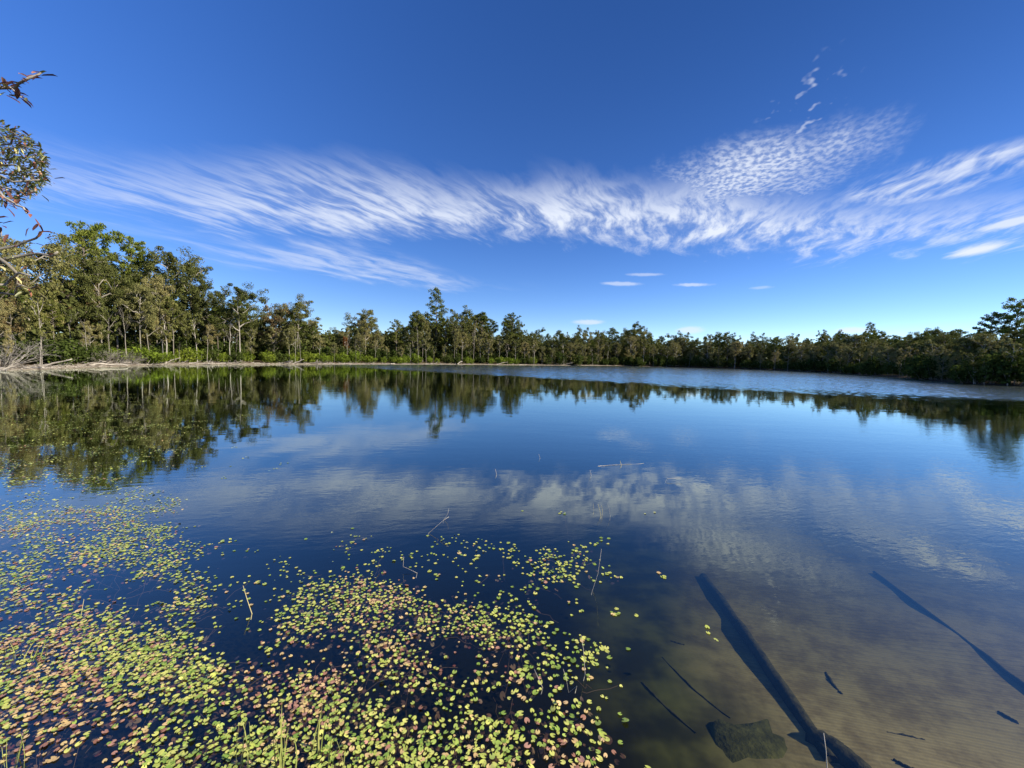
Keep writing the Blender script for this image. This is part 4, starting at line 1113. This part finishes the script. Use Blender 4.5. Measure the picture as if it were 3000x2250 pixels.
def leaf_geo(k=1.0):
    x = np.array([0, 0.18, 0.45, 0.75, 1.0]); wd = np.array([0.0, 0.10, 0.145, 0.11, 0.0]) * k; v = [(0, 0, 0)]
    for i in range(1, 4): v += [(x[i], -wd[i], 0.05), (x[i], 0, -0.06 * x[i] ** 2), (x[i], wd[i], 0.05)]
    v.append((1.0, 0, -0.10))
    f3 = [(0, 1, 2), (0, 2, 3), (7, 10, 8), (8, 10, 9)]; f4 = [(1, 4, 5, 2), (2, 5, 6, 3), (4, 7, 8, 5), (5, 8, 9, 6)]
    return np.array(v, float), f3, f4
lv, lf3, lf4 = leaf_geo(); LEAF = []
for c in range(4):
    a = Acc(); a.add(lv, np.array(lf4)); a.l.append(np.array(lf3).ravel()); a.n.append(np.full(4, 3)); a.m.append(np.zeros(4, int)); LEAF.append(a.mesh('leaf', LM[c]))
RO = np.random.RandomState(12)
TX, TY = -7.0, 1.7
tree = empty('overhanging_tree', (TX, TY, gz(TX, TY) - 0.05)); T0 = np.array(tree.location)
a = Acc(); tp = np.array([(0, 0, -0.3), (0.15, 0.1, 0.8), (0.25, 0.2, 1.8), (0.5, 0.35, 2.8), (0.65, 0.5, 3.8), (0.75, 0.6, 4.9)])
a.tube(tp, [0.11, 0.10, 0.085, 0.07, 0.05, 0.025], 8); link('trunk', a.mesh('overhang_trunk', MAT['bark']), tree)
LEAVES = []
def branch(pts, Y, r, start, n, cols, size, mat='twig', spread=0.10, t0=0.25):
    W = np.array([[*at_depth(x, y, Y + RO.normal() * 0.05)] for x, y in pts]) - T0
    W = np.concatenate([along(tp, start)[None], W]); t = np.linspace(0, 1, len(W)); tt = np.linspace(0, 1, 12)
    Q = np.stack([np.interp(tt, t, W[:, i]) for i in range(3)], -1); Q[1:-1] += RO.normal(size=(10, 3)) * 0.015
    a = Acc(); a.tube(Q, np.linspace(r, r * 0.42, 12), 5); link('branch', a.mesh('overhang_branch', MAT[mat]), tree)
    last = W[1] if len(W) > 2 else W[0]
    for i in range(n):
        f = t0 + (1 - t0) * (i + RO.rand()) / n
        k = along(np.concatenate([W[1:]]) if len(W) > 2 else W, min(f, 0.999)); d = unit(unit(W[-1] - last) * 0.8 + RO.normal(size=3) * 0.65)
        LEAVES.append((k + RO.normal(size=3) * spread * 0.25, d, size * RO.uniform(0.7, 1.25), cols[RO.randint(len(cols))]))
branch([(-120, 330), (-20, 275), (40, 255), (95, 230), (122, 212)], 3.2, 0.016, 0.95, 18, (1, 1, 0, 1, 2), 0.085)
branch([(-120, 300), (0, 262), (30, 270), (65, 285)], 3.1, 0.012, 0.95, 12, (1, 0, 1, 3), 0.085)
branch([(-150, 470), (-30, 560), (40, 590), (78, 625)], 3.1, 0.014, 0.80, 14, (1, 2, 2, 1), 0.085)
branch([(-140, 640), (-40, 650), (0, 660), (14, 690)], 3.0, 0.010, 0.75, 6, (1, 1, 2), 0.08)
branch([(-150, 760), (-20, 735), (60, 715), (120, 690), (126, 676)], 3.2, 0.014, 0.62, 12, (1, 2, 1, 0), 0.075)
branch([(-150, 830), (-40, 790), (40, 752), (110, 745), (168, 738)], 3.2, 0.018, 0.58, 10, (3, 2, 1, 3), 0.07, 'pale')
branch([(-150, 700), (-20, 745), (35, 800), (70, 845), (110, 830)], 3.1, 0.016, 0.60, 12, (3, 2, 3), 0.07, 'pale')
branch([(-150, 880), (-40, 850), (30, 815), (90, 808)], 3.1, 0.016, 0.55, 5, (3, 3, 2), 0.07, 'pale')
branch([(-120, 900), (0, 868), (50, 848), (70, 838)], 3.15, 0.012, 0.52, 3, (3, 3), 0.06, 'pale')
for k in range(9):
    y = 385 + k * 25
    xe = (60, 90, 85, 100, 115, 105, 125, 105, 75)[k]
    branch([(-180, 480 + RO.uniform(-40, 40)), (-60, (480 + y) / 2), (xe * 0.4, y), (xe, y + RO.uniform(-12, 12))], 4.0 + RO.uniform(-0.25, 0.25), 0.014, 0.86, 16, (0, 0, 0, 1, 0, 3) if k < 6 else (0, 0, 1, 2), 0.075, 'twig', 0.25, 0.30)
ax = unit
def orient(d):
    d = Vector(d); return d.to_track_quat('X', 'Z')
big = LEAVES[:300]
for k, d, s, c in big:
    o = link('leaf', LEAF[c], tree); o.location = k; o.rotation_mode = 'QUATERNION'
    q = orient(d); o.rotation_quaternion = q @ Vector((1, 0, 0)).rotation_difference(Vector((1, 0, 0))) ; o.scale = (s, s, s)
fa = Acc()
for i in range(3000):
    px = -170 + 300 * RO.rand() ** 0.9; wv_ = np.interp(px, [-170, 0, 90, 130], [150, 120, 85, 35]); py = 482 + RO.uniform(-1, 1) * wv_ + 0.10 * px
    p = np.array([*at_depth(px, py, 4.1 + RO.normal() * 0.22)]) - T0
    if RO.rand() < 0.25 + 0.25 * math.sin(px * 0.06 + py * 0.09): continue
    d = unit(np.array([0.7, 0.1, -0.1]) + RO.normal(size=3) * 0.6); q = orient(d); s = RO.uniform(0.038, 0.068)
    Rm = np.array(q.to_matrix()); v = lv @ Rm.T * s + p; c = 0 if RO.rand() < 0.78 else (1 if RO.rand() < 0.3 else 2 if RO.rand() < 0.6 else 3)
    fa.add(v, np.array(lf4), c); k0 = fa.k - len(v); fa.l.append((np.array(lf3) + k0).ravel()); fa.n.append(np.full(4, 3)); fa.m.append(np.full(4, c))
fo = link('foliage', fa.mesh('overhang_foliage', LM), tree); fo['kind'] = 'stuff'
tag(tree, 'leafy branches and reddish twigs reaching in at the left edge of the picture', 'tree')
